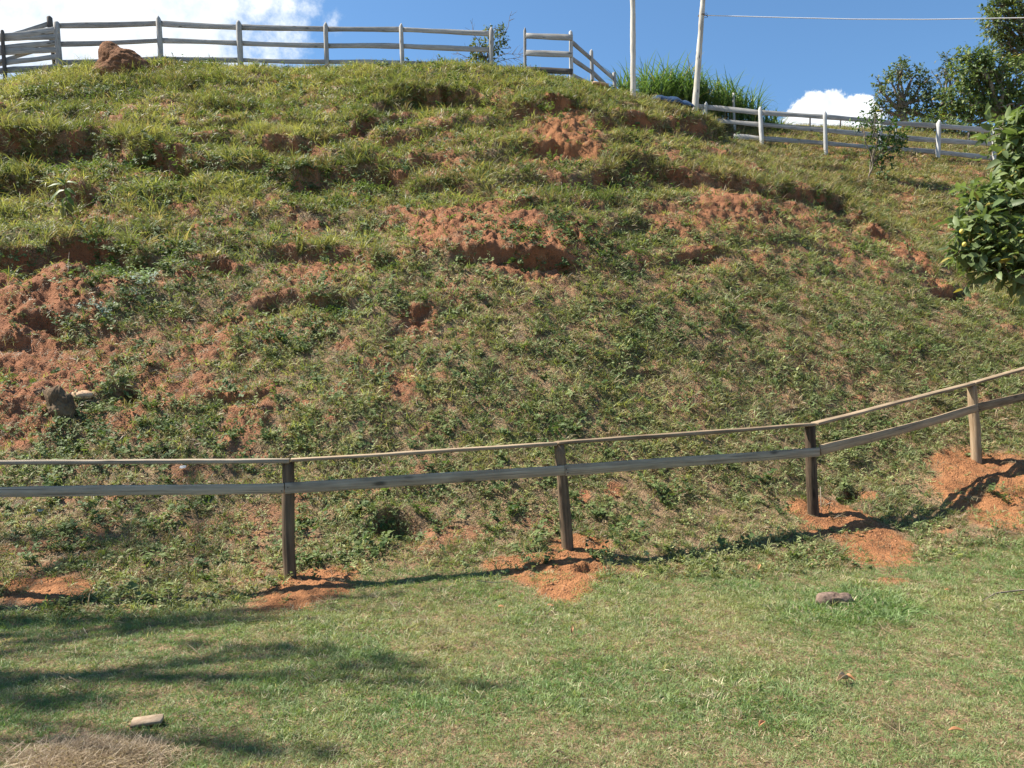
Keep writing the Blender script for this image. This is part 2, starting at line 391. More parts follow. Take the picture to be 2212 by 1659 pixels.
SOIL = np.zeros_like(GX); ORANGE = np.zeros_like(GX)
soil_list = [  # cx, cy, rx, ry, angle, strength, orangeness
    (40, 700, 125, 70, -15, 1, .15), (90, 640, 110, 45, 5, 1, .15), (150, 580, 70, 48, 0, 1, .1), (50, 590, 90, 30, 0, .7, .1), (60, 780, 110, 45, -12, 1, .15), (35, 860, 80, 60, -20, .95, .1),
    (140, 830, 90, 55, -30, .8, .05), (60, 925, 90, 35, -15, .8, .05), (190, 760, 60, 30, 0, .6, .1), (215, 620, 60, 28, 20, .6, .1),
    (1225, 268, 62, 36, 10, 1, .8), (1240, 310, 64, 44, 20, 1, .8), (1185, 335, 70, 22, 0, 1, .6), (1195, 290, 38, 30, 0, .9, .7), (808, 280, 26, 18, 0, .8, .5), (1340, 240, 22, 8, 0, .8, .6),
    (1000, 490, 105, 38, -15, 1, .25), (940, 520, 75, 28, -10, .85, .2), (1080, 505, 100, 42, 0, .85, .2), (1130, 550, 140, 44, 0, .85, .2), (1230, 525, 80, 35, -10, .7, .2), (1160, 590, 90, 20, 0, .9, .3), (1010, 560, 60, 20, 0, .6, .2),
    (1555, 430, 45, 22, 20, .95, .3), (1600, 470, 120, 30, 5, .8, .3), (1690, 470, 90, 28, 10, .75, .3), (1490, 500, 80, 16, 0, .7, .4), (1790, 490, 80, 26, 20, .6, .3), (1420, 470, 60, 20, 0, .4, .3), (1620, 510, 90, 20, 0, .6, .3),
    (1940, 545, 110, 22, 35, .9, .4), (2020, 610, 70, 18, 35, .8, .4), (1870, 520, 50, 16, 20, .6, .4), (2080, 640, 40, 16, 20, .6, .3),
    (700, 585, 70, 22, 0, .75, .2), (600, 645, 80, 20, 0, .6, .15), (905, 690, 45, 22, 0, .85, .3), (660, 600, 110, 30, 0, .5, .1), (520, 700, 120, 35, -8, .45, .1), (370, 440, 50, 16, 20, .7, .3), (400, 455, 40, 26, 20, .6, .3),
    (300, 395, 40, 16, 0, .5, .1), (190, 410, 60, 30, 0, .5, .1), (470, 590, 60, 20, 0, .5, .1), (760, 560, 70, 16, 0, .6, .2), (300, 740, 90, 30, -20, .45, .05), (430, 770, 100, 26, 0, .4, .05), (330, 850, 70, 25, 0, .5, .05),
    (930, 1165, 70, 24, -10, .6, .1), (1000, 1150, 50, 18, 0, .6, .1), (700, 700, 70, 22, 0, .5, .1),
    (1260, 1070, 14, 16, 0, .8, .3), (1325, 1060, 18, 14, 0, .7, .4), (1160, 1130, 60, 18, 0, .5, .1), (1640, 650, 40, 8, 0, .6, .4), (1540, 670, 30, 8, 0, .5, .4), (1700, 540, 70, 12, 0, .5, .4), (1860, 860, 30, 7, 0, .6, .4),
    (1980, 350, 60, 10, 5, .5, .4), (2110, 365, 60, 16, 0, .6, .4), (2170, 720, 60, 20, 0, .45, .4), (1660, 840, 50, 10, 0, .4, .4), (1230, 830, 40, 8, 0, .35, .3), (2040, 700, 60, 10, 10, .35, .4),
    # fresh earth dug out round the posts
    (100, 1276, 130, 26, -2, 1, .9), (690, 1250, 80, 22, -8, 1, .9), (655, 1290, 100, 28, -12, 1, 1), (1250, 1180, 80, 28, 8, 1, 1), (1215, 1235, 125, 40, -4, 1, 1), (1215, 1275, 62, 26, 0, 1, 1), (1130, 1220, 80, 22, 0, .8, .8), (1330, 1235, 60, 14, 10, .5, .8),
    (1790, 1115, 95, 26, 12, 1, .9), (1860, 1160, 115, 30, 18, 1, .95), (1905, 1200, 80, 30, 10, 1, .95), (1780, 1150, 60, 20, 0, .7, .9), (1865, 1075, 30, 14, 0, .8, .5), (2100, 1045, 95, 52, 10, 1, 1), (2170, 1085, 80, 60, 0, 1, 1), (2170, 1020, 50, 30, 0, .7, .9), (2190, 1135, 50, 16, 0, .7, .9),
    (1925, 1256, 36, 6, 0, .7, .8), (1870, 1218, 60, 10, 0, .5, .8), (2040, 1145, 24, 7, 0, .6, .8), (1540, 1200, 22, 5, 0, .0, .8),
]
for (cx, cy, rx, ry, an, st, og) in soil_list:
    m_ = ell(cx, cy, rx * 1.12, ry * 1.15, an, .35, .3) * min(1, st * 1.1)
    ORANGE = np.where(m_ > SOIL, og, ORANGE); SOIL = np.maximum(SOIL, m_)
# scattered bare spots between the tufts
zone = .30 + .35 * sstep(420, 560, PY) * sstep(1000, 800, PY) + .12 * sstep(900, 400, PX) * sstep(560, 600, PY) + .12 * sstep(1250, 1400, PX) * sstep(330, 420, PY) * sstep(700, 600, PY) - .25 * sstep(260, 200, PY)
zone = zone - .12 * sstep(1900, 2000, PX) * sstep(560, 520, PY)
zone = zone - .34 * sstep(850, 1020, PY) - .30 * sstep(900, 1150, PX) * sstep(560, 660, PY)
patch = fbm(GX, GY, .42, 5, 4, .68)
SP = sstep(.62, .0, (1 - zone) - .45 - patch * .8) * BANK * inframe
SP = SP * (.25 + .75 * sstep(.1, -.25, patch * -1 + .05))
SP = SP * (.80 - .40 * sstep(900, 1050, PX) * sstep(560, 640, PY) - .2 * sstep(900, 1000, PY))
SOIL0 = np.maximum(SOIL, SP)
ORANGE = np.where(SOIL >= SP, ORANGE, .15)

# --- displacement, measured along the surface normal (out of the bank positive)
DN = np.zeros_like(GX)
slopez = BANK * sstep(7, 8.5, GY)
DN += .10 * fbm(GX, GY * .8, 1.9, 3, 3) * slopez + .05 * fbm(GX, GY, .55, 3, 5) * slopez + .022 * fbm(GX, GY, .16, 3, 6) * slopez
DN += .010 * fbm(GX, GY, .5, 3, 6) * LAWN + .006 * fbm(GX, GY, .12, 2, 2) * LAWN
# clods where the earth is bare
clod = np.abs(fbm(GX, GY, .11, 3, 5, .6)); clod2 = np.abs(fbm(GX, GY, .34, 3, 7, .55))
DN += SOIL0 * slopez * (.05 * clod + (.05 * (clod2 - .3) + .045 * fbm(GX, GY * .8, .32, 4, 1, .65)) + .035 * fbm(GX, GY, .09, 3, 2, .7)) * (1 - .9 * ORANGE * (GY < 11.5)) * (1 - .8 * sstep(1000, 1060, PY))
# cattle terraces across the upper bank
zz = GZ + .6 * fbm(GX, GY, 3.4, 4, 2)
ph = (zz / .78) % 1.0
terr = np.where(ph < .2, ph / .2, (1 - ph) / .8) - .5
TFACE = np.exp(-((ph - .08) / .09) ** 2)
tm = sstep(2.6, 4.2, GZ) * sstep(9.6, 8.6, GZ) * slopez * (.35 + .65 * sstep(-.2, .4, fbm(GX, GY, 2.4, 2, 6))) * sstep(1950, 1800, PX)
tm = tm * (1 - .7 * SOIL)
DN += .18 * terr * tm
SCARP = TFACE * tm * .75 * sstep(-.1, .5, fbm(GX, GY, 1.5, 3, 5))
scarps = [  # points along the lip in picture coordinates, height of the dark face, depth in metres
    ([(-60, 280), (0, 283), (60, 286), (120, 298), (200, 292), (300, 315), (400, 352)], 62, .50),
    ([(-60, 400), (60, 396), (110, 404), (200, 428)], 40, .28),
    ([(-60, 556), (60, 560), (120, 536), (180, 530), (260, 548), (330, 560)], 50, .42),
    ([(330, 520), (420, 560), (520, 575)], 26, .16),
    ([(330, 372), (430, 352), (520, 362), (600, 378)], 32, .2),
    ([(560, 312), (640, 318), (720, 308), (800, 262), (900, 250)], 34, .22),
    ([(810, 226), (880, 206), (960, 201), (1040, 205), (1090, 222)], 46, .36),
    ([(1100, 235), (1160, 232), (1240, 232), (1280, 246)], 40, .34),
    ([(1290, 258), (1380, 262), (1470, 262), (1560, 285)], 34, .26),
    ([(1130, 322), (1200, 318), (1250, 330)], 20, .16),
    ([(620, 390), (700, 368), (800, 366), (870, 385)], 46, .28),
    ([(880, 405), (980, 400), (1060, 420)], 26, .15),
    ([(1100, 455), (1200, 448), (1340, 440)], 26, .16),
    ([(1280, 378), (1400, 372), (1500, 380), (1600, 402), (1700, 420), (1800, 432), (1850, 470)], 44, .30),
    ([(990, 566), (1060, 575), (1130, 582), (1230, 575)], 26, .22),
    ([(590, 545), (680, 548), (760, 545), (840, 562)], 26, .2),
    ([(560, 648), (640, 640), (760, 655)], 36, .16),
    ([(880, 672), (940, 676)], 30, .2),
    ([(560, 170), (600, 172)], 10, .1), ([(290, 190), (380, 186), (470, 182)], 12, .12), ([(680, 170), (780, 176)], 10, .1), ([(430, 235), (560, 225)], 16, .12),
    ([(1860, 486), (1930, 520), (2000, 570), (2090, 612)], 22, .16),
    ([(2040, 620), (2095, 622)], 26, .2),
    ([(800, 1128), (860, 1122), (910, 1136)], 44, .26),
    ([(230, 842), (280, 838)], 32, .18), ([(60, 690), (130, 700)], 26, .16), ([(0, 738), (60, 730)], 30, .18), ([(-20, 625), (60, 615)], 24, .14),
    ([(430, 850), (520, 860), (600, 850)], 20, .1), ([(1100, 1222), (1180, 1232), (1290, 1228)], 14, .05), ([(1290, 800), (1420, 790)], 16, .08), ([(1660, 890), (1730, 884)], 14, .06), ([(1900, 305), (1980, 330), (2060, 345)], 12, .1),
]
for pts, h, dep in scarps:
    xs_ = [p[0] for p in pts]; y_ = [p[1] for p in pts]
    w_ = sstep(xs_[0] - 30, xs_[0] + 20, PX) * sstep(xs_[-1] + 30, xs_[-1] - 20, PX) * inframe
    t = PY - np.interp(PX, xs_, y_) - wob * 9 - wob2 * 6
    tt = np.clip(t / h, 0, None)
    f = np.where(t < 0, .35 * np.exp(-(t / (h * .6)) ** 2), .35 - 2.6 * np.minimum(tt * 2.2, 1) * np.exp(-np.clip(tt * 1.6, 0, 20)) * 1.0)
    f = np.where(t >= 0, f * np.exp(-(tt / 1.7) ** 4), f)
    DN += 1.25 * dep * f * w_ * (.7 + .5 * fbm(GX, GY, .5, 2, 1))
    SCARP = np.maximum(SCARP, w_ * np.where(t < 0, 0, np.exp(-((tt - .45) / .45) ** 2)) * min(1, dep / .22))
# burrows and hollows
for (cx, cy, r, dep) in [(1235, 530, 11, .45), (1835, 1072, 21, .42), (905, 697, 12, .12), (862, 1145, 18, .26), (185, 600, 26, .3), (282, 852, 18, .25), (1195, 330, 14, .16), (20, 330, 44, .4), (2075, 632, 16, .2), (1720, 470, 12, .15), (250, 300, 20, .15), (1170, 255, 12, .15)]:
    rr = np.hypot((PX - cx), (PY - cy) * 1.2) / r + .3 * wob2
    DN -= dep * np.exp(-rr ** 4) * inframe
# the bulge of raw earth in the middle of the bank, heaps round the posts
for (cx, cy, rx, ry, a) in [(1120, 520, 210, 90, .35), (1215, 275, 60, 50, .12), (1600, 470, 150, 50, .2), (150, 640, 150, 60, .2), (60, 870, 120, 60, .15),
                            (1225, 1225, 110, 42, .05), (650, 1280, 95, 26, .045), (100, 1280, 120, 22, .03), (1850, 1150, 110, 45, .04), (2120, 1060, 110, 60, .03), (1950, 560, 120, 30, .1)]:
    DN += a * np.exp(-(((PX - cx) / rx) ** 2 + ((PY - cy) / ry) ** 2)) * inframe
heap = SOIL0 * ORANGE * (GY < 11)
DN += heap * (.022 * clod + .010 * fbm(GX, GY, .06, 2, 3))
DN *= sstep(31, 29, GY) * sstep(2.2, 2.6, GY)

dzdx = np.gradient(GZ, axis=1) / np.maximum(np.gradient(GX, axis=1), 1e-4)
gzr = macro(GX, GY + .15); dzdy = (gzr - macro(GX, GY - .15)) / .3
NX, NY, NZ = -dzdx * 0.6, -dzdy, np.ones_like(GZ)
nl = np.sqrt(NX ** 2 + NY ** 2 + NZ ** 2); NX /= nl; NY /= nl; NZ /= nl
TX = GX + NX * DN; TY = GY + NY * DN; TZ = GZ + NZ * DN
SOIL = np.maximum(SOIL0, SCARP * .55)

R, Cn = GX.shape
idx = np.arange(R * Cn).reshape(R, Cn)
quads = np.stack([idx[:-1, :-1], idx[:-1, 1:], idx[1:, 1:], idx[1:, :-1]], -1).reshape(-1, 4)
ground = mesh_np('ground', np.stack([TX, TY, TZ], -1), quads=quads, mat=M['soil'], smooth=True, attrs={'soil': SOIL, 'orange': ORANGE})
tag(ground, 'red earth hillside bank rising from a mown lawn', None, None, 'structure')
bpy.context.view_layer.update()

def drop(x, y):
    ok, loc, n, i = ground.ray_cast(Vector((x, y, 60)), Vector((0, 0, -1)))
    return loc.z if ok else 0.0
def hit(px, py):
    """the ground point seen at (px, py) in the photograph, and its normal"""
    d = at(px, py, 1.0) - Vector((0, 0, EYE)); d.normalize()
    ok, loc, n, i = ground.ray_cast(Vector((0, 0, EYE)), d)
    if not ok: loc = at(px, py, 21); loc.z = drop(loc.x, loc.y); n = Vector((0, 0, 1))
    return loc, n

# ------------------------------------------------------------------ tuft templates (instanced, never linked to the scene themselves)
def blades(n, spread, L, Wd, lean, curl, seg=3, seed=0, jitter=.4, flop=0.0):
    r = np.random.default_rng(seed)
    V = []; T = []; Q = []; tv = []
    for b in range(n):
        a = r.random() * 6.283; rad = spread * math.sqrt(r.random())
        base = np.array([rad * math.cos(a), rad * math.sin(a), -.01])
        az = a + r.normal() * 1.0
        l = L * (1 + jitter * (r.random() * 2 - 1)); w = Wd * (.7 + .6 * r.random())
        th = lean * (.4 + .9 * r.random()) + flop * r.random()
        c = curl * (.5 + r.random())
        d = np.array([math.cos(az), math.sin(az), 0.]); side = np.array([-d[1], d[0], 0.])
        tw = r.normal() * .5; side = side * math.cos(tw) + np.array([0, 0, math.sin(tw)])
        p = base.copy(); i0 = len(V); t0 = r.random()
        for s in range(seg + 1):
            f = s / seg
            ww = w * (1 - f ** 1.6) * (.65 + .5 * min(1, f * 3))
            if s < seg:
                V.append(p - side * ww / 2); V.append(p + side * ww / 2); tv += [t0, t0]
            else:
                V.append(p.copy()); tv.append(t0)
            if s < seg:
                p = p + (d * math.sin(th) + np.array([0, 0, math.cos(th)])) * l / seg
                th += c / seg
        for s in range(seg - 1):
            k = i0 + 2 * s; Q.append((k, k + 1, k + 3, k + 2))
        k = i0 + 2 * (seg - 1); T.append((k, k + 1, k + 2))
    return np.array(V), T, Q, tv

def leafgeo(P, D, N, L, Wd, fold=.25, droop=.25):
    """arrays of leaves: base P, direction D, up N -> vertices (n*8) and triangles / quads"""
    n = len(P)
    S = np.cross(D, N); S /= np.linalg.norm(S, axis=1)[:, None] + 1e-9
    N = np.cross(S, D)
    L = np.asarray(L)[:, None]; Wd = np.asarray(Wd)[:, None]
    def pt(f, s, up): return P + D * L * f + S * Wd * s + N * (L * up)
    V = np.stack([pt(0, 0, 0), pt(.33, 0, -.01), pt(.68, 0, -.05 - droop * .3), pt(1, 0, -.1 - droop * .6),
                  pt(.3, -.46, fold * .22), pt(.66, -.42, fold * .2 - .05 - droop * .25), pt(.3, .46, fold * .22), pt(.66, .42, fold * .2 - .05 - droop * .25)], 1)
    o = (np.arange(n) * 8)[:, None]
    T = np.concatenate([o + np.array([[0, 4, 1]]), o + np.array([[0, 1, 6]]), o + np.array([[5, 3, 2]]), o + np.array([[2, 3, 7]])])
    Q = np.concatenate([o + np.array([[4, 5, 2, 1]]), o + np.array([[1, 2, 7, 6]])])
    return V.reshape(-1, 3), T, Q

def weed(seed, nst=6, spread=.05, h=.12, leaf=.035, nl=7):
    r = np.random.default_rng(seed); P = []; D = []; L = []
    for s in range(nst):
        a = r.random() * 6.28; l = h * (.4 + .8 * r.random()); b = np.array([math.cos(a), math.sin(a), 0]) * spread * r.random()
        tip = b + np.array([math.cos(a) * l * .8, math.sin(a) * l * .8, l * .7])
        for k in range(nl):
            f = (k + 1) / nl; P.append(b + (tip - b) * f)
            aa = r.random() * 6.28; d = np.array([math.cos(aa), math.sin(aa), .2 + .5 * r.random()]); D.append(d / np.linalg.norm(d)); L.append(leaf * (.6 + .8 * r.random()))
    P = np.array(P); D = np.array(D); L = np.array(L)
    N = np.tile([0, 0, 1.], (len(P), 1)) + r.normal(size=(len(P), 3)) * .3
    V, T, Q = leafgeo(P, D, N, L, L * .62)
    return V, T, Q, np.repeat(r.random(len(P)), 8)

def litter(seed, n, spread, L, Wd, lift=.25):
    r = np.random.default_rng(seed); V = []; Q = []; tv = []
    for i in range(n):
        c = np.array([r.normal() * spread, r.normal() * spread, .004 + r.random() * .02]); a = r.random() * 6.28; l = L * (.4 + r.random())
        d = np.array([math.cos(a), math.sin(a), r.normal() * lift]); s = np.array([-d[1], d[0], r.normal() * .3]) * Wd / 2
        m = c + np.array([0, 0, l * .05 * r.random()])
        k = len(V); t0 = r.random()
        V += [c - d * l / 2 - s, c - d * l / 2 + s, m - s, m + s, c + d * l / 2 - s * .3, c + d * l / 2 + s * .3]
        tv += [t0] * 6
        Q += [(k, k + 1, k + 3, k + 2), (k + 2, k + 3, k + 5, k + 4)]
    return np.array(V), [], Q, tv

def pebble(seed):
    r = np.random.default_rng(seed)
    t = (1 + 5 ** .5) / 2
    v = np.array([(-1, t, 0), (1, t, 0), (-1, -t, 0), (1, -t, 0), (0, -1, t), (0, 1, t), (0, -1, -t), (0, 1, -t), (t, 0, -1), (t, 0, 1), (-t, 0, -1), (-t, 0, 1)], float)
    v /= np.linalg.norm(v, axis=1)[:, None]
    v *= (.6 + .6 * r.random((12, 1))) * np.array([[1.0, .8, .6]])
    T = [(0, 11, 5), (0, 5, 1), (0, 1, 7), (0, 7, 10), (0, 10, 11), (1, 5, 9), (5, 11, 4), (11, 10, 2), (10, 7, 6), (7, 1, 8), (3, 9, 4), (3, 4, 2), (3, 2, 6), (3, 6, 8), (3, 8, 9), (4, 9, 5), (2, 4, 11), (6, 2, 10), (8, 6, 7), (9, 8, 1)]
    return v, T, [], r.random(12)

def template_collection(name, geos, mat):
    c = bpy.data.collections.new(name)
    for i, (V, T, Q, tv) in enumerate(geos):
        ob = mesh_np('%s_%02d' % (name, i), V, T, Q, mat, link=False, attrs={'tv': tv})
        c.objects.link(ob)
    return c

TPL = {
    'lawn': template_collection('lawn_tuft', [blades(28, .045, .028, .0026, .8, .8, 3, s, flop=.6) for s in (1, 2, 3)] + [blades(20, .05, .038, .0032, .9, 1.0, 3, s, flop=.5) for s in (4, 5)], M['blade']),
    'creep': template_collection('creeping_tuft', [blades(16, .06, .10, .0085, 1.0, .8, 3, s, flop=.5) for s in (11, 12, 13)] + [blades(12, .05, .14, .011, .8, 1.1, 3, s) for s in (14, 15)], M['blade']),
    'tall': template_collection('tall_tuft', [blades(18, .06, .26, .010, .40, 1.3, 4, s) for s in (21, 22, 23)] + [blades(12, .05, .38, .013, .35, 1.6, 4, s) for s in (24, 25)], M['blade']),
    'weed': template_collection('weed_tuft', [weed(s) for s in (31, 32, 33)] + [weed(34, 5, .07, .2, .045, 6)], M['weedleaf']),
    'straw': template_collection('straw_bits', [litter(s, 16, .06, .11, .0045) for s in (41, 42)] + [litter(43, 12, .06, .2, .004, .35)], M['blade']),
    'hay': template_collection('hay_bits', [litter(s, 22, .06, .2, .0035, .4) for s in (45, 46)], M['blade']),
    'stalk': template_collection('seed_stalks', [blades(3, .04, .5, .0035, .2, .5, 4, s) for s in (51, 52)] + [blades(5, .08, .35, .003, .45, .6, 4, 53)], M['blade']),
    'clod': template_collection('clods', [pebble(s) for s in range(61, 66)], M['clod']),
}
SLOPE_N = np.stack([NX, NY, NZ], -1)
# true normal of the displaced surface
_P = np.stack([TX, TY, TZ], -1)
_du = np.gradient(_P, axis=1); _dv = np.gradient(_P, axis=0)
TN = np.cross(_du, _dv); TN /= np.linalg.norm(TN, axis=-1)[..., None] + 1e-12

def scatter(name, tpl, density, label, colour, scale=(.7, 1.3), upness=.5, sizes=None, tilt=.15, seed=1, spin=None):
    """density: array per terrain vertex (pieces per square metre); colour: f(px, py, x, y, rand, n) -> rgb"""
    r = np.random.default_rng(seed)
    P = _P; d = density * inframe * (np.abs(GX) < .67 * GY + 1.0)
    dq = (d[:-1, :-1] + d[1:, 1:] + d[:-1, 1:] + d[1:, :-1]) / 4
    a = np.linalg.norm(np.cross(P[:-1, 1:] - P[:-1, :-1], P[1:, :-1] - P[:-1, :-1]), axis=-1)
    cnt = r.poisson(np.clip(dq * a, 0, 50))
    ri, ci = np.nonzero(cnt); k = cnt[ri, ci]
    ri = np.repeat(ri, k); ci = np.repeat(ci, k); n = len(ri)
    u = r.random(n); v = r.random(n)
    def lerp(A):
        u_, v_ = (u, v) if A.ndim == 2 else (u[:, None], v[:, None])
        return (A[ri, ci] * (1 - u_) + A[ri, ci + 1] * u_) * (1 - v_) + (A[ri + 1, ci] * (1 - u_) + A[ri + 1, ci + 1] * u_) * v_
    pos = lerp(P); nrm = lerp(TN)
    z = nrm * (1 - upness) + np.array([0, 0, 1.0]) * upness + r.normal(size=(n, 3)) * tilt
    z /= np.linalg.norm(z, axis=1)[:, None]
    ang = r.random(n) * 6.283
    x = np.stack([np.cos(ang), np.sin(ang), np.zeros(n)], 1)
    x = x - z * (x * z).sum(1)[:, None]; x /= np.linalg.norm(x, axis=1)[:, None]
    yv = np.cross(z, x)
    rot = np.stack([np.arctan2(yv[:, 2], z[:, 2]), -np.arcsin(np.clip(x[:, 2], -1, 1)), np.arctan2(x[:, 1], x[:, 0])], 1)
    sc = r.uniform(*scale, n)
    if sizes is not None: sc = sc * lerp(sizes)
    col = colour(lerp(PX), lerp(PY), pos[:, 0], pos[:, 1], r, n)
    return points_object(name, tpl, pos, rot, sc, col, r.integers(0, 1000, n), label)

def points_object(name, tpl, pos, rot, sc, col, ix, label):
    n = len(pos); c = TPL[tpl]; ix = np.asarray(ix) % len(c.objects)
    me = bpy.data.meshes.new(name); me.vertices.add(n); me.vertices.foreach_set('co', np.asarray(pos, np.float32).ravel())
    a = me.attributes.new('rot', 'FLOAT_VECTOR', 'POINT'); a.data.foreach_set('vector', np.asarray(rot, np.float32).ravel())
    a = me.attributes.new('scl', 'FLOAT', 'POINT'); a.data.foreach_set('value', np.asarray(sc, np.float32))
    a = me.attributes.new('pick', 'INT', 'POINT'); a.data.foreach_set('value', ix.astype(np.int32))
    a = me.attributes.new('col', 'FLOAT_COLOR', 'POINT'); cc = np.ones((n, 4), np.float32); cc[:, :3] = np.clip(col, .004, .9); a.data.foreach_set('color', cc.ravel())
    ob = bpy.data.objects.new(name, me); COL.objects.link(ob)
    ng = bpy.data.node_groups.new(name + '_nodes', 'GeometryNodeTree')
    ng.interface.new_socket('Geometry', in_out='INPUT', socket_type='NodeSocketGeometry')
    ng.interface.new_socket('Geometry', in_out='OUTPUT', socket_type='NodeSocketGeometry')
    N = ng.nodes; Lk = ng.links
    gi = N.new('NodeGroupInput'); go = N.new('NodeGroupOutput'); iop = N.new('GeometryNodeInstanceOnPoints')
    ci_ = N.new('GeometryNodeCollectionInfo'); ci_.inputs['Collection'].default_value = c; ci_.inputs['Separate Children'].default_value = True; ci_.inputs['Reset Children'].default_value = True
    iop.inputs['Pick Instance'].default_value = True
    def na(nm, t):
        q = N.new('GeometryNodeInputNamedAttribute'); q.data_type = t; q.inputs['Name'].default_value = nm; return q.outputs['Attribute']
    m2p = N.new('GeometryNodeMeshToPoints')
    Lk.new(gi.outputs[0], m2p.inputs['Mesh'])
    Lk.new(m2p.outputs[0], iop.inputs['Points']); Lk.new(ci_.outputs[0], iop.inputs['Instance'])
    Lk.new(na('pick', 'INT'), iop.inputs['Instance Index'])
    e2r = N.new('FunctionNodeEulerToRotation'); Lk.new(na('rot', 'FLOAT_VECTOR'), e2r.inputs[0]); Lk.new(e2r.outputs[0], iop.inputs['Rotation'])
    Lk.new(na('scl', 'FLOAT'), iop.inputs['Scale'])
    Lk.new(iop.outputs[0], go.inputs[0])
    md = ob.modifiers.new('scatter', 'NODES'); md.node_group = ng
    tag(ob, label, None, None, 'stuff')
    print(name, n)
    return ob

def mixc(a, b, t): return np.asarray(a)[None, :] * (1 - t[:, None]) + np.asarray(b)[None, :] * t[:, None]
far = sstep(8, 20, GY)
cover = np.clip(1 - SOIL0 * 1.03, .035 + .22 * sstep(.1, .5, fbm(GX, GY, .25, 3, 6)) * (PY > 1000), 1) * (1 - .72 * SCARP)
dens_noise = .55 + .45 * sstep(-.5, .5, fbm(GX, GY, .4, 4, 3))
upper = sstep(520, 420, PY + (PX - 900) * .05 + wob * 60) * BANK          # upper, rougher half of the bank
field_r = sstep(1800, 1860, PX) * sstep(560, 520, PY - (PX - 1950) * .6) * BANK
lip = np.zeros_like(GX)
for pts, h, dep in scarps:
    xs_ = [p[0] for p in pts]; y_ = [p[1] for p in pts]
    w_ = sstep(xs_[0] - 30, xs_[0] + 20, PX) * sstep(xs_[-1] + 30, xs_[-1] - 20, PX) * inframe
    t = PY - np.interp(PX, xs_, y_) - wob * 9 - wob2 * 6
    lip = np.maximum(lip, w_ * np.exp(-((t + 7) / 12) ** 2) * min(1, dep / .2))

def col_lawn(px, py, x, y, r, n):
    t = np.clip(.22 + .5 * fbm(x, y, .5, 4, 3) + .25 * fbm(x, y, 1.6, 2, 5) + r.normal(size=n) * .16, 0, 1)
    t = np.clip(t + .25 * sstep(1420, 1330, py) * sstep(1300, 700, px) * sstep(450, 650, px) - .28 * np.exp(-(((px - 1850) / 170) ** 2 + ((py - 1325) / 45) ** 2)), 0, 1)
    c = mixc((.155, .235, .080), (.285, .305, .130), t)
    straw = r.random(n) < (.07 + .14 * t)
    c[straw] = np.array((.46, .39, .25)) * r.uniform(.7, 1.15, (straw.sum(), 1))
    return c * r.uniform(.75, 1.25, (n, 1))
def col_bank(px, py, x, y, r, n):
    t = np.clip(.45 + .5 * fbm(x, y, .7, 3, 1) + r.normal(size=n) * .25, 0, 1)
    c = mixc((.135, .18, .058), (.33, .32, .125), t)
    g = sstep(1300, 1700, px)[:, None] * sstep(520, 700, py)[:, None]
    c = c * (1 - g) + g * mixc((.125, .165, .060), (.265, .26, .11), t)
    dry = r.random(n) < .18
    c[dry] = np.array((.27, .205, .12)) * r.uniform(.5, 1.15, (dry.sum(), 1))
    return c * r.uniform(.7, 1.3, (n, 1))
def col_upper(px, py, x, y, r, n):
    t = np.clip(.5 + .45 * fbm(x, y, 1.1, 3, 2) + r.normal(size=n) * .22, 0, 1)
    c = mixc((.13, .16, .052), (.36, .335, .13), t)
    g = (sstep(1150, 1500, px) * .8)[:, None]
    c = c * (1 - g) + g * mixc((.14, .175, .06), (.31, .28, .13), t)
    dry = r.random(n) < (.18 + .3 * sstep(1100, 1600, px))
    c[dry] = np.array((.33, .25, .14)) * r.uniform(.4, 1.15, (dry.sum(), 1))
    return c * r.uniform(.75, 1.25, (n, 1))
def col_weed(px, py, x, y, r, n):
    c = mixc((.075, .125, .040), (.17, .21, .075), r.random(n))
    pale = (np.abs(px - 320) < 50) & (np.abs(py - 620) < 40) & (r.random(n) < .8) | (np.abs(px - 200) < 45) & (np.abs(py - 690) < 14)
    c[pale] = (.26, .33, .27)
    return c
def col_straw(px, py, x, y, r, n):
    return mixc((.17, .115, .065), (.38, .30, .18), r.random(n)) * r.uniform(.6, 1.1, (n, 1))
def col_clod(px, py, x, y, r, n):
    og = np.exp(-((py - 1180) / 160) ** 2)[:, None]
    a = mixc((.20, .085, .042), (.40, .19, .10), r.random(n)); b = mixc((.19, .088, .042), (.40, .205, .105), r.random(n))
    return a * (1 - og) + b * og

bare_hay = ell(205, 1635, 130, 62, 0, rag=.3)
lawn_cov = np.clip(1 - SOIL0 * 1.1, .25 * sstep(0, .5, fbm(GX, GY, .2, 3, 6)), 1) * (1 - .9 * bare_hay)
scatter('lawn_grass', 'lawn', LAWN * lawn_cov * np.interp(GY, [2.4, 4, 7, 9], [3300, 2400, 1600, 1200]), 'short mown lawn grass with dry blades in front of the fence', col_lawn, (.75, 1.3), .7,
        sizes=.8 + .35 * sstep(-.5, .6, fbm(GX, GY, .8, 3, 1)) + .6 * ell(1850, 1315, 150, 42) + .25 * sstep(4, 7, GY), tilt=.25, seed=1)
scatter('creeping_grass', 'creep', BANK * cover * dens_noise * (1 - .85 * upper) * np.interp(GY, [6, 9, 14, 20, 30], [490, 370, 240, 155, 110]), 'creeping grass on the lower red earth bank', col_bank, (.5, 1.05), .35,
        sizes=1.0 + .35 * far - .22 * sstep(900, 1100, PY), tilt=.25, seed=2)
def col_mat(px, py, x, y, r, n):
    t = np.clip(.5 + .4 * fbm(x, y, .6, 3, 2) + r.normal(size=n) * .3, 0, 1)
    c = mixc((.14, .185, .072), (.34, .36, .165), t)
    dry = r.random(n) < .12
    c[dry] = np.array((.28, .20, .11))
    return c * r.uniform(.7, 1.3, (n, 1))
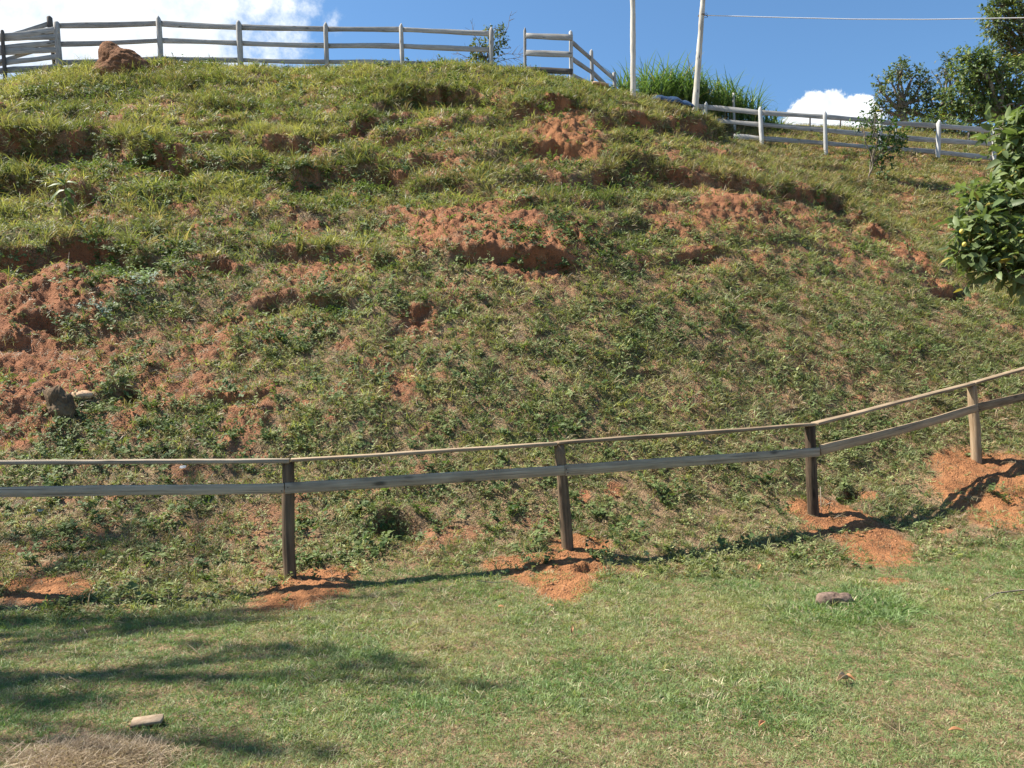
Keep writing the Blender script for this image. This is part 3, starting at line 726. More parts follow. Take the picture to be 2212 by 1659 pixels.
scatter('creeping_mat', 'weed', BANK * cover * dens_noise * (1 - .8 * upper) * np.interp(GY, [6, 9, 14, 20, 30], [170, 120, 75, 50, 30]) * (.3 + .7 * sstep(-.4, .4, fbm(GX, GY, .8, 3, 7))), 'pale green small-leaved creeper matting the lower bank', col_mat, (.3, .65), .3, sizes=1 + .3 * far, tilt=.2, seed=9)
scatter('meadow_grass', 'tall', BANK * cover * dens_noise * (upper * (1 - .7 * field_r) * (50 * sstep(-.35, .35, fbm(GX, GY, 1.1, 3, 6)) + 12) + lip * 90 * (PY < 620) + 6 * sstep(560, 450, PY)) * (1 - .2 * far), 'long yellow green grass on the upper bank', col_upper, (.45, 1.0), .75,
        sizes=.85 + .35 * sstep(1000, 100, PX) + .5 * sstep(0, .9, lip) * .5 + 0 * GX, tilt=.2, seed=3)
scatter('hilltop_grass', 'creep', BANK * cover * dens_noise * np.maximum(upper, field_r) * 150, 'short bright grass covering the hilltop', col_upper, (.7, 1.3), .5, sizes=1.0 + .35 * far, tilt=.25, seed=4)
weedm = np.clip(ell(330, 375, 220, 60) + ell(300, 560, 180, 40) + ell(700, 400, 170, 50) * .7 + ell(60, 360, 90, 60) + .9 * ell(260, 630, 120, 60) + ell(660, 700, 140, 60) * .8 + ell(330, 940, 320, 80) * .8 + ell(780, 1150, 160, 60)
                + ell(400, 1130, 380, 80) * .5 + .5 * ell(1300, 420, 120, 40) + .7 * ell(1180, 540, 150, 50), 0, 1)
scatter('broadleaf_weeds', 'weed', BANK * (1 - .6 * SOIL0) * (weedm * 42 * (1 - .6 * sstep(900, 1000, PY)) + 7 * (PX < 1500) + 3) * (1 - .75 * LAWN), 'dark broadleaf weeds creeping over the bank', col_weed, (.6, 1.3), .5, sizes=1 + .25 * far, tilt=.2, seed=5)
scatter('dry_litter', 'straw', (BANK * (1 - .55 * SOIL0) * (60 + 120 * SCARP + 60 * ell(1550, 290, 200, 70) + 60 * ell(950, 1160, 160, 40) + 50 * ell(1500, 420, 300, 70)) + LAWN * (22 + 60 * ell(780, 1330, 260, 60)) * (1 - SOIL0)) * (1 - .4 * far),
        'dry straw littering the grass', col_straw, (.35, .85), .15, tilt=.15, seed=6)
scatter('seed_stalks', 'stalk', BANK * cover * (upper * 3 + 10 * ell(1680, 370, 220, 60) + 3 * sstep(200, 150, PY)), 'thin dry seed stalks standing in the upper grass', col_straw, (.5, 1.0), .9, tilt=.12, seed=8)
scatter('soil_crumbs', 'clod', np.clip(SOIL, 0, 1) ** 1.5 * np.interp(GY, [5, 9, 14, 22], [260, 200, 110, 40]), 'crumbs and clods of loose red earth', col_clod, (.003, .016), .5, sizes=.8 + .9 * far + 1.2 * np.clip(fbm(GX, GY, .3, 3, 4), 0, 1), seed=7)

# ------------------------------------------------------------------ hay heap left on the lawn
def hay_heap():
    r = np.random.default_rng(81)
    n = 420
    c, _ = hit(195, 1640)
    a = r.random(n) * 6.28; q = np.sqrt(r.random(n))
    x = c.x + .33 * q * np.cos(a) + .05 * r.normal(size=n); y_ = c.y + .17 * q * np.sin(a)
    z = np.array([drop(p, s) for p, s in zip(x, y_)]) + .028 * (1 - q ** 2) * r.random(n) + .004
    rot = np.stack([r.normal(size=n) * .08, r.normal(size=n) * .08, r.random(n) * 6.28], 1)
    col = mixc((.22, .15, .095), (.46, .36, .24), r.random(n))
    points_object('dry_hay', 'hay', np.stack([x, y_, z], 1), rot, r.uniform(.3, .6, n), col, r.integers(0, 9, n), 'heap of dry brown hay lying on the lawn')
hay_heap()

# ------------------------------------------------------------------ lumber
def frame(p0, p1, up=Vector((0, 0, 1))):
    x = (p1 - p0).normalized(); y_ = up.cross(x)
    if y_.length < 1e-4: y_ = Vector((0, 1, 0))
    y_.normalize(); z = x.cross(y_)
    m = Matrix((x, y_, z)).transposed().to_4x4(); m.translation = p0
    return m, (p1 - p0).length

def board(name, p0, p1, h, t, parent, mat, seed=0, wav=.006, bow=0.0, up=Vector((0, 0, 1)), seg=None, chip=.06, label=None):
    """sawn board, length along local X, height h along local Z, thickness t along local Y"""
    r = random.Random(seed); m, L = frame(p0, p1, up)
    n = seg or max(6, int(L / .18))
    V = []; Q = []
    o = [r.uniform(-wav, wav) for _ in range(4)]
    for i in range(n + 1):
        f = i / n
        o = [v * .75 + r.uniform(-wav, wav) * .6 for v in o]
        b = bow * math.sin(math.pi * f); hh = h / 2 * (1 + chip * math.sin(f * 5 + seed))
        e = L * f
        if 0 < i < n: e += r.uniform(-.01, .01)
        V += [(e, -t / 2 + o[0] * .3, -hh + o[1] + b), (e, t / 2 + o[0] * .3, -hh + o[1] + b), (e, t / 2 + o[2] * .3, hh + o[3] + b), (e, -t / 2 + o[2] * .3, hh + o[3] + b)]
    for i in range(n):
        k = 4 * i
        for j in range(4):
            Q.append((k + j, k + 4 + j, k + 4 + (j + 1) % 4, k + (j + 1) % 4))
    Q += [(0, 1, 2, 3), (4 * n + 3, 4 * n + 2, 4 * n + 1, 4 * n)]
    ob = mesh_np(name, V, quads=Q, mat=mat)
    bev = ob.modifiers.new('bevel', 'BEVEL'); bev.width = min(.004, t * .15); bev.segments = 1; bev.limit_method = 'ANGLE'
    ob.matrix_world = m
    if parent: child_world(ob, parent)
    if label: ob['label'] = label
    return ob

def post(name, base, top, w, d, parent, mat, seed=0, sides=8, square=0.0, point=0.0, taper=.9, rough=.05, label=None, seg=9):
    """timber post, length along local X; square 0 round .. 1 hewn square; point = length of the pointed head"""
    r = random.Random(seed + 500); m, L = frame(base, top, Vector((0, 1, 0)))
    V = []; Q = []; T = []
    ph = [r.uniform(0, 6.28) for _ in range(sides)]
    am = [r.uniform(-rough, rough) for _ in range(sides)]
    cx = cy = 0
    rings = [i / seg for i in range(seg + 1)]
    stops = [(f * (L - point), 1 + (taper - 1) * f) for f in rings]
    if point > 0: stops += [(L - point * .45, taper * .62), (L - point * .05, taper * .16)]
    else: stops += [(L + .004, taper * .9)]
    for si, (e, s) in enumerate(stops):
        cx += r.uniform(-1, 1) * w * .03; cy += r.uniform(-1, 1) * w * .03
        for j in range(sides):
            a = 2 * math.pi * (j + .5) / sides
            q = 1 / max(abs(math.cos(a)), abs(math.sin(a)))
            rad = (1 - square) + square * q * .86
            rad *= 1 + am[j] + rough * .6 * math.sin(e * 5 + ph[j])
            sy = s if si <= seg else (s if point == 0 else min(1, s * 1.0 + .10))
            V.append((e + (r.uniform(-.008, .008) if si >= seg - 1 else 0), cx + math.cos(a) * rad * d / 2 * (s), cy + math.sin(a) * rad * w / 2 * sy))
    n = len(stops)
    for i in range(n - 1):
        for j in range(sides):
            k = i * sides; Q.append((k + j, k + (j + 1) % sides, k + sides + (j + 1) % sides, k + sides + j))
    c0 = len(V); V.append((-.0, 0, 0)); c1 = len(V); V.append((stops[-1][0] + .003, cx, cy))
    for j in range(sides):
        T.append((c0, (j + 1) % sides, j)); k = (n - 1) * sides; T.append((c1, k + j, k + (j + 1) % sides))
    ob = mesh_np(name, V, T, Q, mat)
    ob.matrix_world = m
    if parent: child_world(ob, parent)
    if label: ob['label'] = label
    return ob

def nail(p, parent):
    V = []; T = []
    for j in range(8):
        a = j * math.pi / 4; V.append((p.x + math.cos(a) * .0065, p.y, p.z + math.sin(a) * .0065))
    for j in range(8): V.append((V[j][0], p.y + .006, V[j][2]))
    Q = [(j, (j + 1) % 8, 8 + (j + 1) % 8, 8 + j) for j in range(8)]
    V.append((p.x, p.y - .0015, p.z)); T = [(16, (j + 1) % 8, j) for j in range(8)]
    ob = mesh_np('nail', V, T, Q, M['steel']); child_world(ob, parent)
M['steel'] = mat_plain('rusty_steel', (.05, .04, .035), (.14, .10, .08), 30, .6, .001)

# the new low fence along the foot of the bank
P0 = dict(b=at(-13, 1318, 6.08), t=at(-24, 1003, 6.08)); P1 = dict(b=at(628, 1262, 6.62), t=at(621, 1001, 6.60)); P2 = dict(b=at(1229, 1204, 7.26), t=at(1211, 962, 7.22))
P3 = dict(b=at(1757, 1130, 8.36), t=at(1750, 921, 8.34)); P4 = dict(b=at(2110, 1018, 9.72), t=at(2095, 834, 9.68)); P5 = dict(b=at(2440, 900, 11.2), t=at(2436, 735, 11.2))
low = thing('low_fence', 'low two-rail timber fence running across the foot of the bank', 'fence', (P1['b'].x, P1['b'].y, P1['b'].z))
for i, (p, w, mt, lb) in enumerate([(P0, .10, 'dark_post', None), (P1, .112, 'dark_post', 'dark split post with a pale streak'), (P2, .118, 'dark_post', 'near-black dark post'), (P3, .125, 'dark_post', 'brown post where the rails bend'),
                                    (P4, .135, 'tan_post', 'pale tan round post'), (P5, .13, 'tan_post', None)]):
    dirv = (p['t'] - p['b']).normalized()
    post('post', p['b'] - dirv * .14, p['t'] + dirv * .004, w, w * .95, low, M[mt], seed=i * 3 + 1, sides=12, square=.12, taper=.92 if i != 4 else .82, rough=.07, label=lb, seg=14)
def top_rail(a, b, sd, mt):
    m_ = board('top_rail', a, b, .030, .105, low, M[mt], seed=sd, wav=.004, chip=.10)
off = Vector((0, -.012, .019))
top_rail(at(-260, 1006, 5.9) + off, at(626, 1000.5, 6.6) + off, 3, 'rail_grey')
m2 = at(1211, 962, 7.22)
top_rail(at(629, 999.5, 6.6) + off, at(1200, 962.5, 7.2) + off, 5, 'new_board')
top_rail(at(1202, 961.5, 7.2) + off, at(1754, 921, 8.34) + off, 6, 'new_board')
top_rail(at(1759, 919.5, 8.35) + off, at(2097, 832, 9.68) + off, 8, 'new_board')
top_rail(at(2099, 831.5, 9.68) + off, at(2445, 733, 11.2) + off, 9, 'new_board')
fo = Vector((0, -.075, 0))
board('lower_rail', at(-260, 1064, 5.9) + fo, at(619, 1052, 6.62) + fo, .082, .024, low, M['rail_grey'], 11, wav=.004)
board('lower_rail', at(621, 1052.5, 6.62) + fo, at(1218, 1014, 7.25) + fo, .094, .024, low, M['rail_grey'], 12, wav=.004)
board('lower_rail', at(1218.7, 1014, 7.25) + fo, at(1764, 975, 8.37) + fo, .098, .024, low, M['rail_grey'], 13, wav=.004)
board('lower_rail', at(1768, 972, 8.40) + fo * .6, at(2104, 880, 9.72) + fo, .098, .024, low, M['new_board'], 14, wav=.005, bow=-.015, label='browner rail board sloping up to the right')
board('lower_rail', at(2104.8, 879.7, 9.72) + fo, at(2445, 800, 11.2) + fo, .10, .024, low, M['new_board'], 15, wav=.005)
for px, py, D in [(612, 1050, 6.62), (615, 1057, 6.62), (628, 1050, 6.63), (1222, 1011, 7.25), (1225, 1019, 7.25), (1757, 972, 8.37), (1754, 980, 8.37), (2103, 877, 9.72), (2108, 884, 9.72)]:
    nail(at(px, py, D) + fo * 1.16 + Vector((0, -.004, 0)), low)

# ---- old paddock fence along the top of the hill
def rail_run(fence, pts, h, t, mat, seed, dy=0.02, name='rail', bow=.012):
    for i in range(len(pts) - 1):
        a = at(*pts[i]) + Vector((0, dy, 0)); b = at(*pts[i + 1]) + Vector((0, dy, 0))
        board(name, a, b, h * random.uniform(.93, 1.07), t, fence, mat, seed + i, wav=.006, bow=random.uniform(-bow, bow), chip=.09)
def deep(p, extra): return p + Vector((0, 0, -extra))
paddock = thing('paddock_fence', 'weathered grey three-rail fence along the top of the hill', 'fence', at(347, 140, 21.2))
pk = [(131, 160, 124, 46, 20.7, .21), (350, 140, 341, 33, 21.1, .18), (520, 142, 515, 43, 21.2, .20), (708, 160, 703, 48, 21.2, .17), (871, 156, 866, 50, 21.1, .16), (1060, 148, 1061, 58, 21.0, .175)]
for i, (bx, by, tx, ty, D, w) in enumerate(pk):
    b_ = at(bx, by, D); b_.z -= .35
    post('post', b_, at(tx, ty, D), w, w * .8, paddock, M['old_wood'], seed=40 + i, sides=8, square=.75, point=.11 if i else .05, taper=.95, rough=.06, seg=7)
rail_run(paddock, [(118, 55, 20.75), (341, 50, 21.15), (515, 58, 21.25), (705, 62, 21.25), (866, 63, 21.15), (1060, 72, 21.0)], .135, .045, M['old_wood'], 100)
rail_run(paddock, [(128, 95, 20.75), (345, 87, 21.15), (517, 93, 21.25), (706, 98, 21.25), (868, 99, 21.15), (1058, 107, 21.0)], .125, .045, M['old_wood'], 120)
rail_run(paddock, [(130, 135, 20.75), (347, 126, 21.15), (518, 129, 21.25), (706, 133, 21.25), (869, 135, 21.15), (1058, 145, 21.0)], .115, .045, M['old_wood'], 140)

corral = thing('corral_gate', 'corral panel of six stacked warped boards at the left end of the hilltop', 'gate', at(15, 190, 20.2))
post('post', deep(at(13, 196, 20.3), .3), at(4, 64, 20.3), .12, .10, corral, M['old_dark'], 61, sides=8, square=.4, point=.04, label='thin dark post')
post('post', deep(at(124, 158, 21.2), .3), at(107, 34, 21.2), .19, .16, corral, M['old_dark'], 62, sides=8, square=.7, point=.05, label='thick dark leaning post')
for i, (y0, y1) in enumerate([(82, 68), (95, 83), (108, 97), (122, 112), (141, 126), (163, 146)]):
    board('board', at(-170, y0 + (5, 2, 3, 5, 8, 9)[i], 20.0) + Vector((0, -.02 + .012 * (i % 2), 0)), at(132, y1, 20.75) + Vector((0, -.10 - .01 * (i % 2), 0)), (.16, .13, .14, .15, .13, .13)[i], .04, corral, M['old_wood'], 160 + i, wav=.02, bow=(-.05, .03, -.04, .05, -.03, .02)[i])
board('brace', at(-30, 138, 20.15) + Vector((0, .05, 0)), at(124, 96, 20.9) + Vector((0, .02, 0)), .09, .035, corral, M['old_wood'], 171, wav=.012)
board('top_board', at(18, 73, 20.6) + Vector((0, .12, 0)), at(106, 51, 21.2), .11, .04, corral, M['old_wood'], 172)

endf = thing('gate_panel', 'short three-board fence panel standing right of the gap in the hilltop fence', 'fence', at(1135, 160, 21))
post('post', deep(at(1135, 163, 21.0), .3), at(1134, 59, 21.0), .095, .09, endf, M['old_wood'], 71, square=.7, point=.09)
post('post', deep(at(1235, 171, 20.8), .35), at(1232, 66, 20.8), .14, .12, endf, M['white_wood'], 72, square=.8, point=.05, label='bleached white post')
for i, (y0, y1, mt) in enumerate([(77, 81, 'old_wood'), (114, 118, 'old_wood'), (150, 155, 'old_dark')]):
    board('rail', at(1136, y0, 20.95), at(1237, y1, 20.72), .15, .04, endf, M[mt], 180 + i, wav=.006)
board('rail', at(1108, 155, 21.6), at(1136, 151, 21.1), .11, .04, endf, M['old_dark'], 184)

des = thing('sloping_fence', 'three-rail fence dropping away behind the crest beside the pale pole', 'fence', at(1280, 175, 21.8))
post('post', deep(at(1281, 178, 21.9), .4), at(1277, 107, 21.9), .14, .12, des, M['old_wood'], 74, square=.7, point=.06)
post('post', deep(at(1330, 196, 22.8), .5), at(1327, 158, 22.8), .15, .12, des, M['old_wood'], 75, square=.8, point=.0)
for i, pts in enumerate([[(1237, 92, 20.9), (1279, 128, 21.95), (1329, 172, 22.85)], [(1237, 127, 20.9), (1281, 157, 21.95), (1331, 204, 22.85)], [(1237, 162, 20.9), (1281, 186, 21.95)]]):
    rail_run(des, pts, .12, .04, M['old_wood'], 190 + 5 * i)
# end of it disappears behind the crest

# ---- white fence on the right
rf = thing('white_post_fence', 'three-rail fence with white posts crossing the slope on the right', 'fence', at(1783, 328, 25.7))
rp = [(1524, 262, 1525, 219, 26.6, .14), (1647, 322, 1641, 230, 26.0, .17), (1785, 334, 1782, 239, 25.7, .15), (1903, 334, 1902, 251, 26.0, .17), (2024, 346, 2028, 259, 26.3, .18), (2148, 360, 2146, 272, 26.8, .15), (2290, 372, 2288, 285, 27.1, .15)]
for i, (bx, by, tx, ty, D, w) in enumerate(rp):
    post('post', deep(at(bx, by, D), .3), at(tx, ty, D), w, w * .85, rf, M['white_wood'], 80 + i, square=.5, point=.10, taper=.95, rough=.08)
rail_run(rf, [(1470, 226, 26.9), (1525, 231, 26.65), (1643, 243, 26.05), (1783, 252, 25.75), (1903, 263, 26.05), (2026, 272, 26.35), (2147, 281, 26.85), (2290, 292, 27.1)], .155, .04, M['old_wood'], 200)
rail_run(rf, [(1545, 260, 26.55), (1643, 269, 26.05), (1783, 281, 25.75), (1903, 293, 26.05), (2026, 303, 26.35), (2147, 311, 26.85), (2290, 322, 27.1)], .155, .04, M['old_wood'], 210)
rail_run(rf, [(1585, 294, 26.3), (1643, 299, 26.05), (1783, 309, 25.75), (1903, 320, 26.05), (2026, 328, 26.35), (2147, 341, 26.85), (2290, 352, 27.1)], .15, .04, M['old_wood'], 220)

wf = thing('wire_fence', 'thin crooked stick posts of a wire fence behind the white-post fence', 'fence', at(1750, 300, 29))
wpts = []
for i, (bx, by, tx, ty, D, w) in enumerate([(1587, 275, 1585, 201, 27.5, .10), (1668, 306, 1673, 240, 29.0, .07), (1749, 302, 1750, 252, 29.3, .07), (1812, 309, 1816, 258, 29.3, .07), (1935, 306, 1935, 272, 29.6, .08), (2092, 330, 2093, 287, 29.6, .09)]):
    post('stick_post', deep(at(bx, by, D), .3), at(tx, ty, D), w, w, wf, M['old_wood'] if i in (0, 1, 4) else M['old_dark'], 90 + i, square=.1, taper=.8, rough=.1)
    wpts.append((bx, by, tx, ty, D))

def tube(pts, rads, sides=6, name='branch', mat=None, parent=None, link=True):
    V = []; Q = []; T = []
    n = len(pts)
    for i, p in enumerate(pts):
        d = (pts[min(i + 1, n - 1)] - pts[max(i - 1, 0)]).normalized()
        u = d.orthogonal().normalized(); v = d.cross(u)
        for j in range(sides):
            a = 2 * math.pi * j / sides; V.append(p + (u * math.cos(a) + v * math.sin(a)) * rads[i])
    for i in range(n - 1):
        for j in range(sides):
            k = i * sides; Q.append((k + j, k + (j + 1) % sides, k + sides + (j + 1) % sides, k + sides + j))
    return [tuple(v) for v in V], Q
class TubeSet:
    def __init__(s): s.V = []; s.Q = []
    def add(s, pts, rads, sides=6):
        # align frames so that segments do not twist
        o = len(s.V); n = len(pts); u = None
        for i, p in enumerate(pts):
            d = (pts[min(i + 1, n - 1)] - pts[max(i - 1, 0)])
            d = d.normalized() if d.length > 1e-6 else Vector((0, 0, 1))
            u = d.orthogonal().normalized() if u is None else (u - d * u.dot(d)).normalized()
            v = d.cross(u)
            for j in range(sides):
                a = 2 * math.pi * j / sides; s.V.append(tuple(p + (u * math.cos(a) + v * math.sin(a)) * rads[i]))
        for i in range(n - 1):
            for j in range(sides):
                k = o + i * sides; s.Q.append((k + j, k + (j + 1) % sides, k + sides + (j + 1) % sides, k + sides + j))
        s.Q.append(tuple(o + j for j in range(4)) if sides == 4 else (o, o + 1, o + 2, o + 3))
    def build(s, name, mat, parent=None, smooth=True):
        ob = mesh_np(name, s.V, quads=s.Q, mat=mat, smooth=smooth)
        if parent: child_world(ob, parent)
        return ob
for hgt in (.25, .6, .9):
    ts = TubeSet()
    pts = []
    for k, (bx, by, tx, ty, D) in enumerate(wpts):
        b_, t_ = at(bx, by, D), at(tx, ty, D); q = min(1, hgt / max(.4, (t_ - b_).length)); pts.append(b_.lerp(t_, q) + Vector((0, -.04, 0)))
    ts.add(pts, [.004] * len(pts), 4); ts.build('wire', M['steel'], wf)

# ---- poles and cable
def pole(name, base, top, r0, r1, label, seed, group=None, stain=None):
    t = thing(name, label, 'pole', base, group)
    r = random.Random(seed); m, L = frame(base - Vector((0, 0, .4)), top, Vector((0, 1, 0)))
    V = []; Q = []; n = 40; s = 14; cx = cy = 0
    for i in range(n + 1):
        f = i / n; cx += r.uniform(-.004, .004); cy += r.uniform(-.004, .004)
        kn = 1 + .05 * math.sin(i * 1.7 + seed)
        for j in range(s):
            a = 2 * math.pi * j / s; rr = (r0 + (r1 - r0) * f) * (1 + .04 * math.sin(2 * a + i * .5)) * (1 + (kn - 1) * .5)
            V.append((L * f, cx + rr * math.cos(a), cy + rr * math.sin(a)))
    for i in range(n):
        for j in range(s): k = i * s; Q.append((k + j, k + (j + 1) % s, k + s + (j + 1) % s, k + s + j))
    c = len(V); V.append((L, cx, cy)); T = [(c, n * s + j, n * s + (j + 1) % s) for j in range(s)]
    ob = mesh_np('shaft', V, T, Q, M['pole'], smooth=True); ob.matrix_world = m; child_world(ob, t)
    return t
pole('wooden_pole', at(1367, 207, 20.4), at(1367, -160, 20.4), .072, .066, 'straight pale wooden pole on the crest in front of the cane grass', 5)
pole2 = pole('utility_pole', at(1500, 225, 23.0), at(1524.5, -60, 23.0), .098, .064, 'leaning grey wooden pole that carries the white cable', 9)
ts = TubeSet(); c0 = at(1517, 33, 22.92)
for k in range(3):
    ts.add([c0 + Vector((-.10, .1, .02 * k)), c0 + Vector((0, -.02, .03 + .01 * k)), c0 + Vector((.12, .0, .0)), c0 + Vector((.17, .03, -.03 + .03 * k))], [.008] * 4, 5)
ts.add([c0 + Vector((.05, 0, .05)), c0 + Vector((.13, 0, .07)), c0 + Vector((.15, 0, -.06)), c0 + Vector((.06, .0, -.07))], [.007] * 4, 5)
ts.build('cable_bracket', M['steel'], pole2)
m_, g_ = new_mat('cable_white'); o_ = g_.n('ShaderNodeOutputMaterial'); b_ = g_.n('ShaderNodeBsdfPrincipled', i_Roughness=.4); b_.inputs[0].default_value = (.8, .8, .8, 1); g_.l(b_, o_)
cab = TubeSet(); pts = []
for i in range(41):
    f = i / 40; px = 1521 + (2700 - 1521) * f; yy = np.interp(px, [1521, 1700, 1850, 2000, 2212, 2700], [33, 38, 41.5, 42, 38.5, 16]); pts.append(at(px, yy, 22.95 - 3.2 * f))
cab.add(pts, [.013] * 41, 6)
c_ = cab.build('cable', m_); tag(c_, 'white cable strung across the sky from the leaning pole', 'cable')

# ---- termite mound
def lump(name, c, size, lobes, mat, seed, label, cat, res=90, nz=.07, freq=3.0):
    """irregular mass from blended lobes: lobes = (dx, dy, dz, rx, ry, rz) in metres from c; one closed surface (ray-marched radially from inside)"""
    u = np.linspace(0, 2 * np.pi, res, endpoint=False); v = np.linspace(0, np.pi, res // 2 + 1)
    U, Vv = np.meshgrid(u, v); D = np.stack([np.sin(Vv) * np.cos(U), np.sin(Vv) * np.sin(U), np.cos(Vv)], -1)
    tt = np.zeros(U.shape)
    ts_ = np.linspace(0, size, 160)
    for t in ts_:
        P = D * t; f = 0
        for (dx, dy, dz, rx, ry, rz) in lobes:
            f = f + np.exp(-2.2 * (((P[..., 0] - dx) / rx) ** 2 + ((P[..., 1] - dy) / ry) ** 2 + ((P[..., 2] - dz) / rz) ** 2))
        tt = np.where(f > np.exp(-2.2), t, tt)
    P = D * tt[..., None]
    n = fbm(P[..., 0] + P[..., 2] * .6 + seed, P[..., 1] * .8 + P[..., 2] * 1.1, 1 / freq, 5, seed % 4, .6)
    n2 = fbm(P[..., 0] - P[..., 2] * .8, P[..., 2] * 1.3 + P[..., 1], .35 / freq, 4, (seed + 2) % 4, .6)
    P = P + D * (nz * n + nz * .45 * n2)[..., None]
    r_, c_n = U.shape; ix = np.arange(r_ * c_n).reshape(r_, c_n); nx = np.roll(ix, -1, 1)
    Q = np.stack([ix[:-1], ix[1:], nx[1:], nx[:-1]], -1).reshape(-1, 4)
    ob = mesh_np(name, P.reshape(-1, 3), quads=Q, mat=mat, smooth=True); ob.location = c
    return tag(ob, label, cat)
tc_ = at(262, 158, 20.15)
lump('termite_mound', tc_, 1.6, [(-.30, 0, .40, .28, .30, .40), (.08, -.02, .24, .42, .38, .42), (.34, .05, .08, .36, .34, .36), (-.25, 0, -.2, .5, .4, .4), (.1, 0, -.1, .75, .5, .4)], M['termite'], 3,
     'rounded brown termite mound in front of the paddock fence', 'termite mound', 130, .06, 2.2)

# ------------------------------------------------------------------ trees and shrubs
def crown(name, clumps, L, colours, parent, seed, W=.5, twig=.35, per=9, droop=.35, mat='leaf', up=.35, label=None):
    """leaves set along short twigs inside each clump; clumps = (centre, (rx, ry, rz), twigs)"""
    r = np.random.default_rng(seed); P = []; D = []; N = []; LL = []; CC = []; tw = []
    dark, light = np.array(colours[0]), np.array(colours[1])
    for (c, (rx, ry, rz), nt) in clumps:
        c = np.array(c)
        for _ in range(nt):
            v = r.normal(size=3); v /= np.linalg.norm(v); q = (.25 + .75 * r.random() ** .5)
            s = c + v * np.array((rx, ry, rz)) * q
            d = v * .9 + np.array([0, 0, up]) + r.normal(size=3) * .45; d /= np.linalg.norm(d)
            l = twig * (.5 + r.random()); tw.append((s, s + d * l * .5, s + d * l + np.array([0, 0, -.12 * l])))
            tone = r.random()
            for k in range(per):
                f = (k + 1) / per; p = s + d * l * f + np.array([0, 0, -.12 * l * f * f])
                a = r.normal(size=3); a -= d * a.dot(d); a /= np.linalg.norm(a)
                dd = d * (.35 + .5 * f) + a * .9 + np.array([0, 0, -.15]); dd /= np.linalg.norm(dd)
                n = np.array([0, 0, 1.]) + r.normal(size=3) * .55 + v * .35
                P.append(p); D.append(dd); N.append(n); LL.append(L * (.42 + .95 * r.random()))
                CC.append((dark * (1 - tone) + light * tone) * r.uniform(.7, 1.25))
    P, D, N, LL, CC = map(np.array, (P, D, N, LL, CC))
    yel = r.random(len(P)) < .025; CC[yel] = np.array((.33, .27, .07))
    V, T, Q = leafgeo(P, D, N, LL, LL * W, fold=.3, droop=droop)
    ob = mesh_np(name, V, T, Q, M[mat], col=np.repeat(CC, 8, 0), attrs={'tv': np.full(len(V), .5)})
    child_world(ob, parent)
    if label: ob['label'] = label
    return tw

def curve(a, b, r, k=.15, n=7):
    d = b - a; o = d.orthogonal().normalized(); o2 = d.cross(o).normalized(); L = d.length
    f1, f2 = r.uniform(-k, k) * L, r.uniform(-k, k) * L; w1, w2 = r.uniform(-.05, .05) * L, r.uniform(-.05, .05) * L
    return [a + d * t + (o * f1 + o2 * f2) * math.sin(math.pi * t) + (o * w1 + o2 * w2) * math.sin(3 * math.pi * t) for t in [i / n for i in range(n + 1)]]

def tree(name, label, cat, base, fork, clumps, rt, L, colours, seed, group=None, bare=(), **kw):
    """base -> fork trunk; a limb to every clump; bare = (start, end) dead twigs"""
    t = thing(name, label, cat, base, group); r = random.Random(seed)
    tr = TubeSet(); pts = curve(base - Vector((0, 0, .3)), fork, r, .06, 8)
    tr.add(pts, [rt * (1.25 - .6 * i / 8) for i in range(9)], 9); tr.build('trunk', M['bark'], t)
    tw = crown('crown', clumps, L, colours, t, seed, **kw)
    br = TubeSet()
    for (c, rad, n_) in clumps:
        c = Vector(c); p = curve(fork if r.random() < .7 else pts[r.randint(5, 8)], c, r, .14, 8); br.add(p, [rt * .55 * (1 - .8 * i / 8) + .004 for i in range(9)], 6)
        for k in range(5):
            e = c + Vector((r.uniform(-1, 1) * rad[0], r.uniform(-1, 1) * rad[1], r.uniform(-1, 1) * rad[2])) * .9
            q = curve(p[r.randint(4, 8)], e, r, .15, 5); br.add(q, [rt * .16 * (1 - .7 * i / 5) + .003 for i in range(6)], 4)
    for i, (a, m_, b) in enumerate(tw):
        if i % 3 == 0: br.add([Vector(a), Vector(m_), Vector(b)], [.006, .0045, .002] if rt > .04 else [.003, .002, .001], 4)
    for (a, b) in bare:
        q = curve(a, b, r, .12, 7); br.add(q, [rt * .25 * (1 - .85 * i / 7) + .003 for i in range(8)], 5)
        for k in range(7):
            s = q[r.randint(2, 6)]; dd = (b - a) * r.uniform(.15, .35); dd.rotate(Quaternion(Vector((r.uniform(-.3, .3), 1, r.uniform(-.3, .3))).normalized(), r.choice((-1, 1)) * r.uniform(.4, .9)))
            br.add(curve(s, s + dd, r, .12, 4), [.007, .006, .005, .004, .003], 4)
    br.build('branches', M['bark'], t)
    return t
def C(px, py, D, rx, ry, n, dep=None):
    """crown clump seen at (px, py), radii given in picture units"""
    s = D / F; return (at(px, py, D), (rx * s, (dep or (rx + ry) * .5 * s) if True else 0, ry * s), n)

GD, GL = (.060, .105, .035), (.125, .19, .060)
BD = (.075, .115, .050); BL = (.15, .19, .085)
# small sapling on the right-hand slope
b_, n_ = hit(1877, 391)
D_ = b_.y
tree('sapling', 'small glossy sapling alone on the slope in front of the white-post fence', 'sapling', b_, at(1884, 350, D_),
     [C(1905, 330, D_, 22, 22, 26), C(1900, 290, D_, 24, 20, 30), C(1880, 262, D_, 16, 12, 14), C(1935, 305, D_, 24, 13, 22), C(1960, 298, D_, 14, 8, 10), C(1858, 268, D_, 10, 6, 6), C(1910, 365, D_, 14, 12, 12), C(1893, 247, D_, 6, 8, 6), C(1925, 270, D_, 14, 12, 10)],
     .028, .105, ((.040, .080, .022), (.09, .15, .04)), 12, per=8, twig=.22)
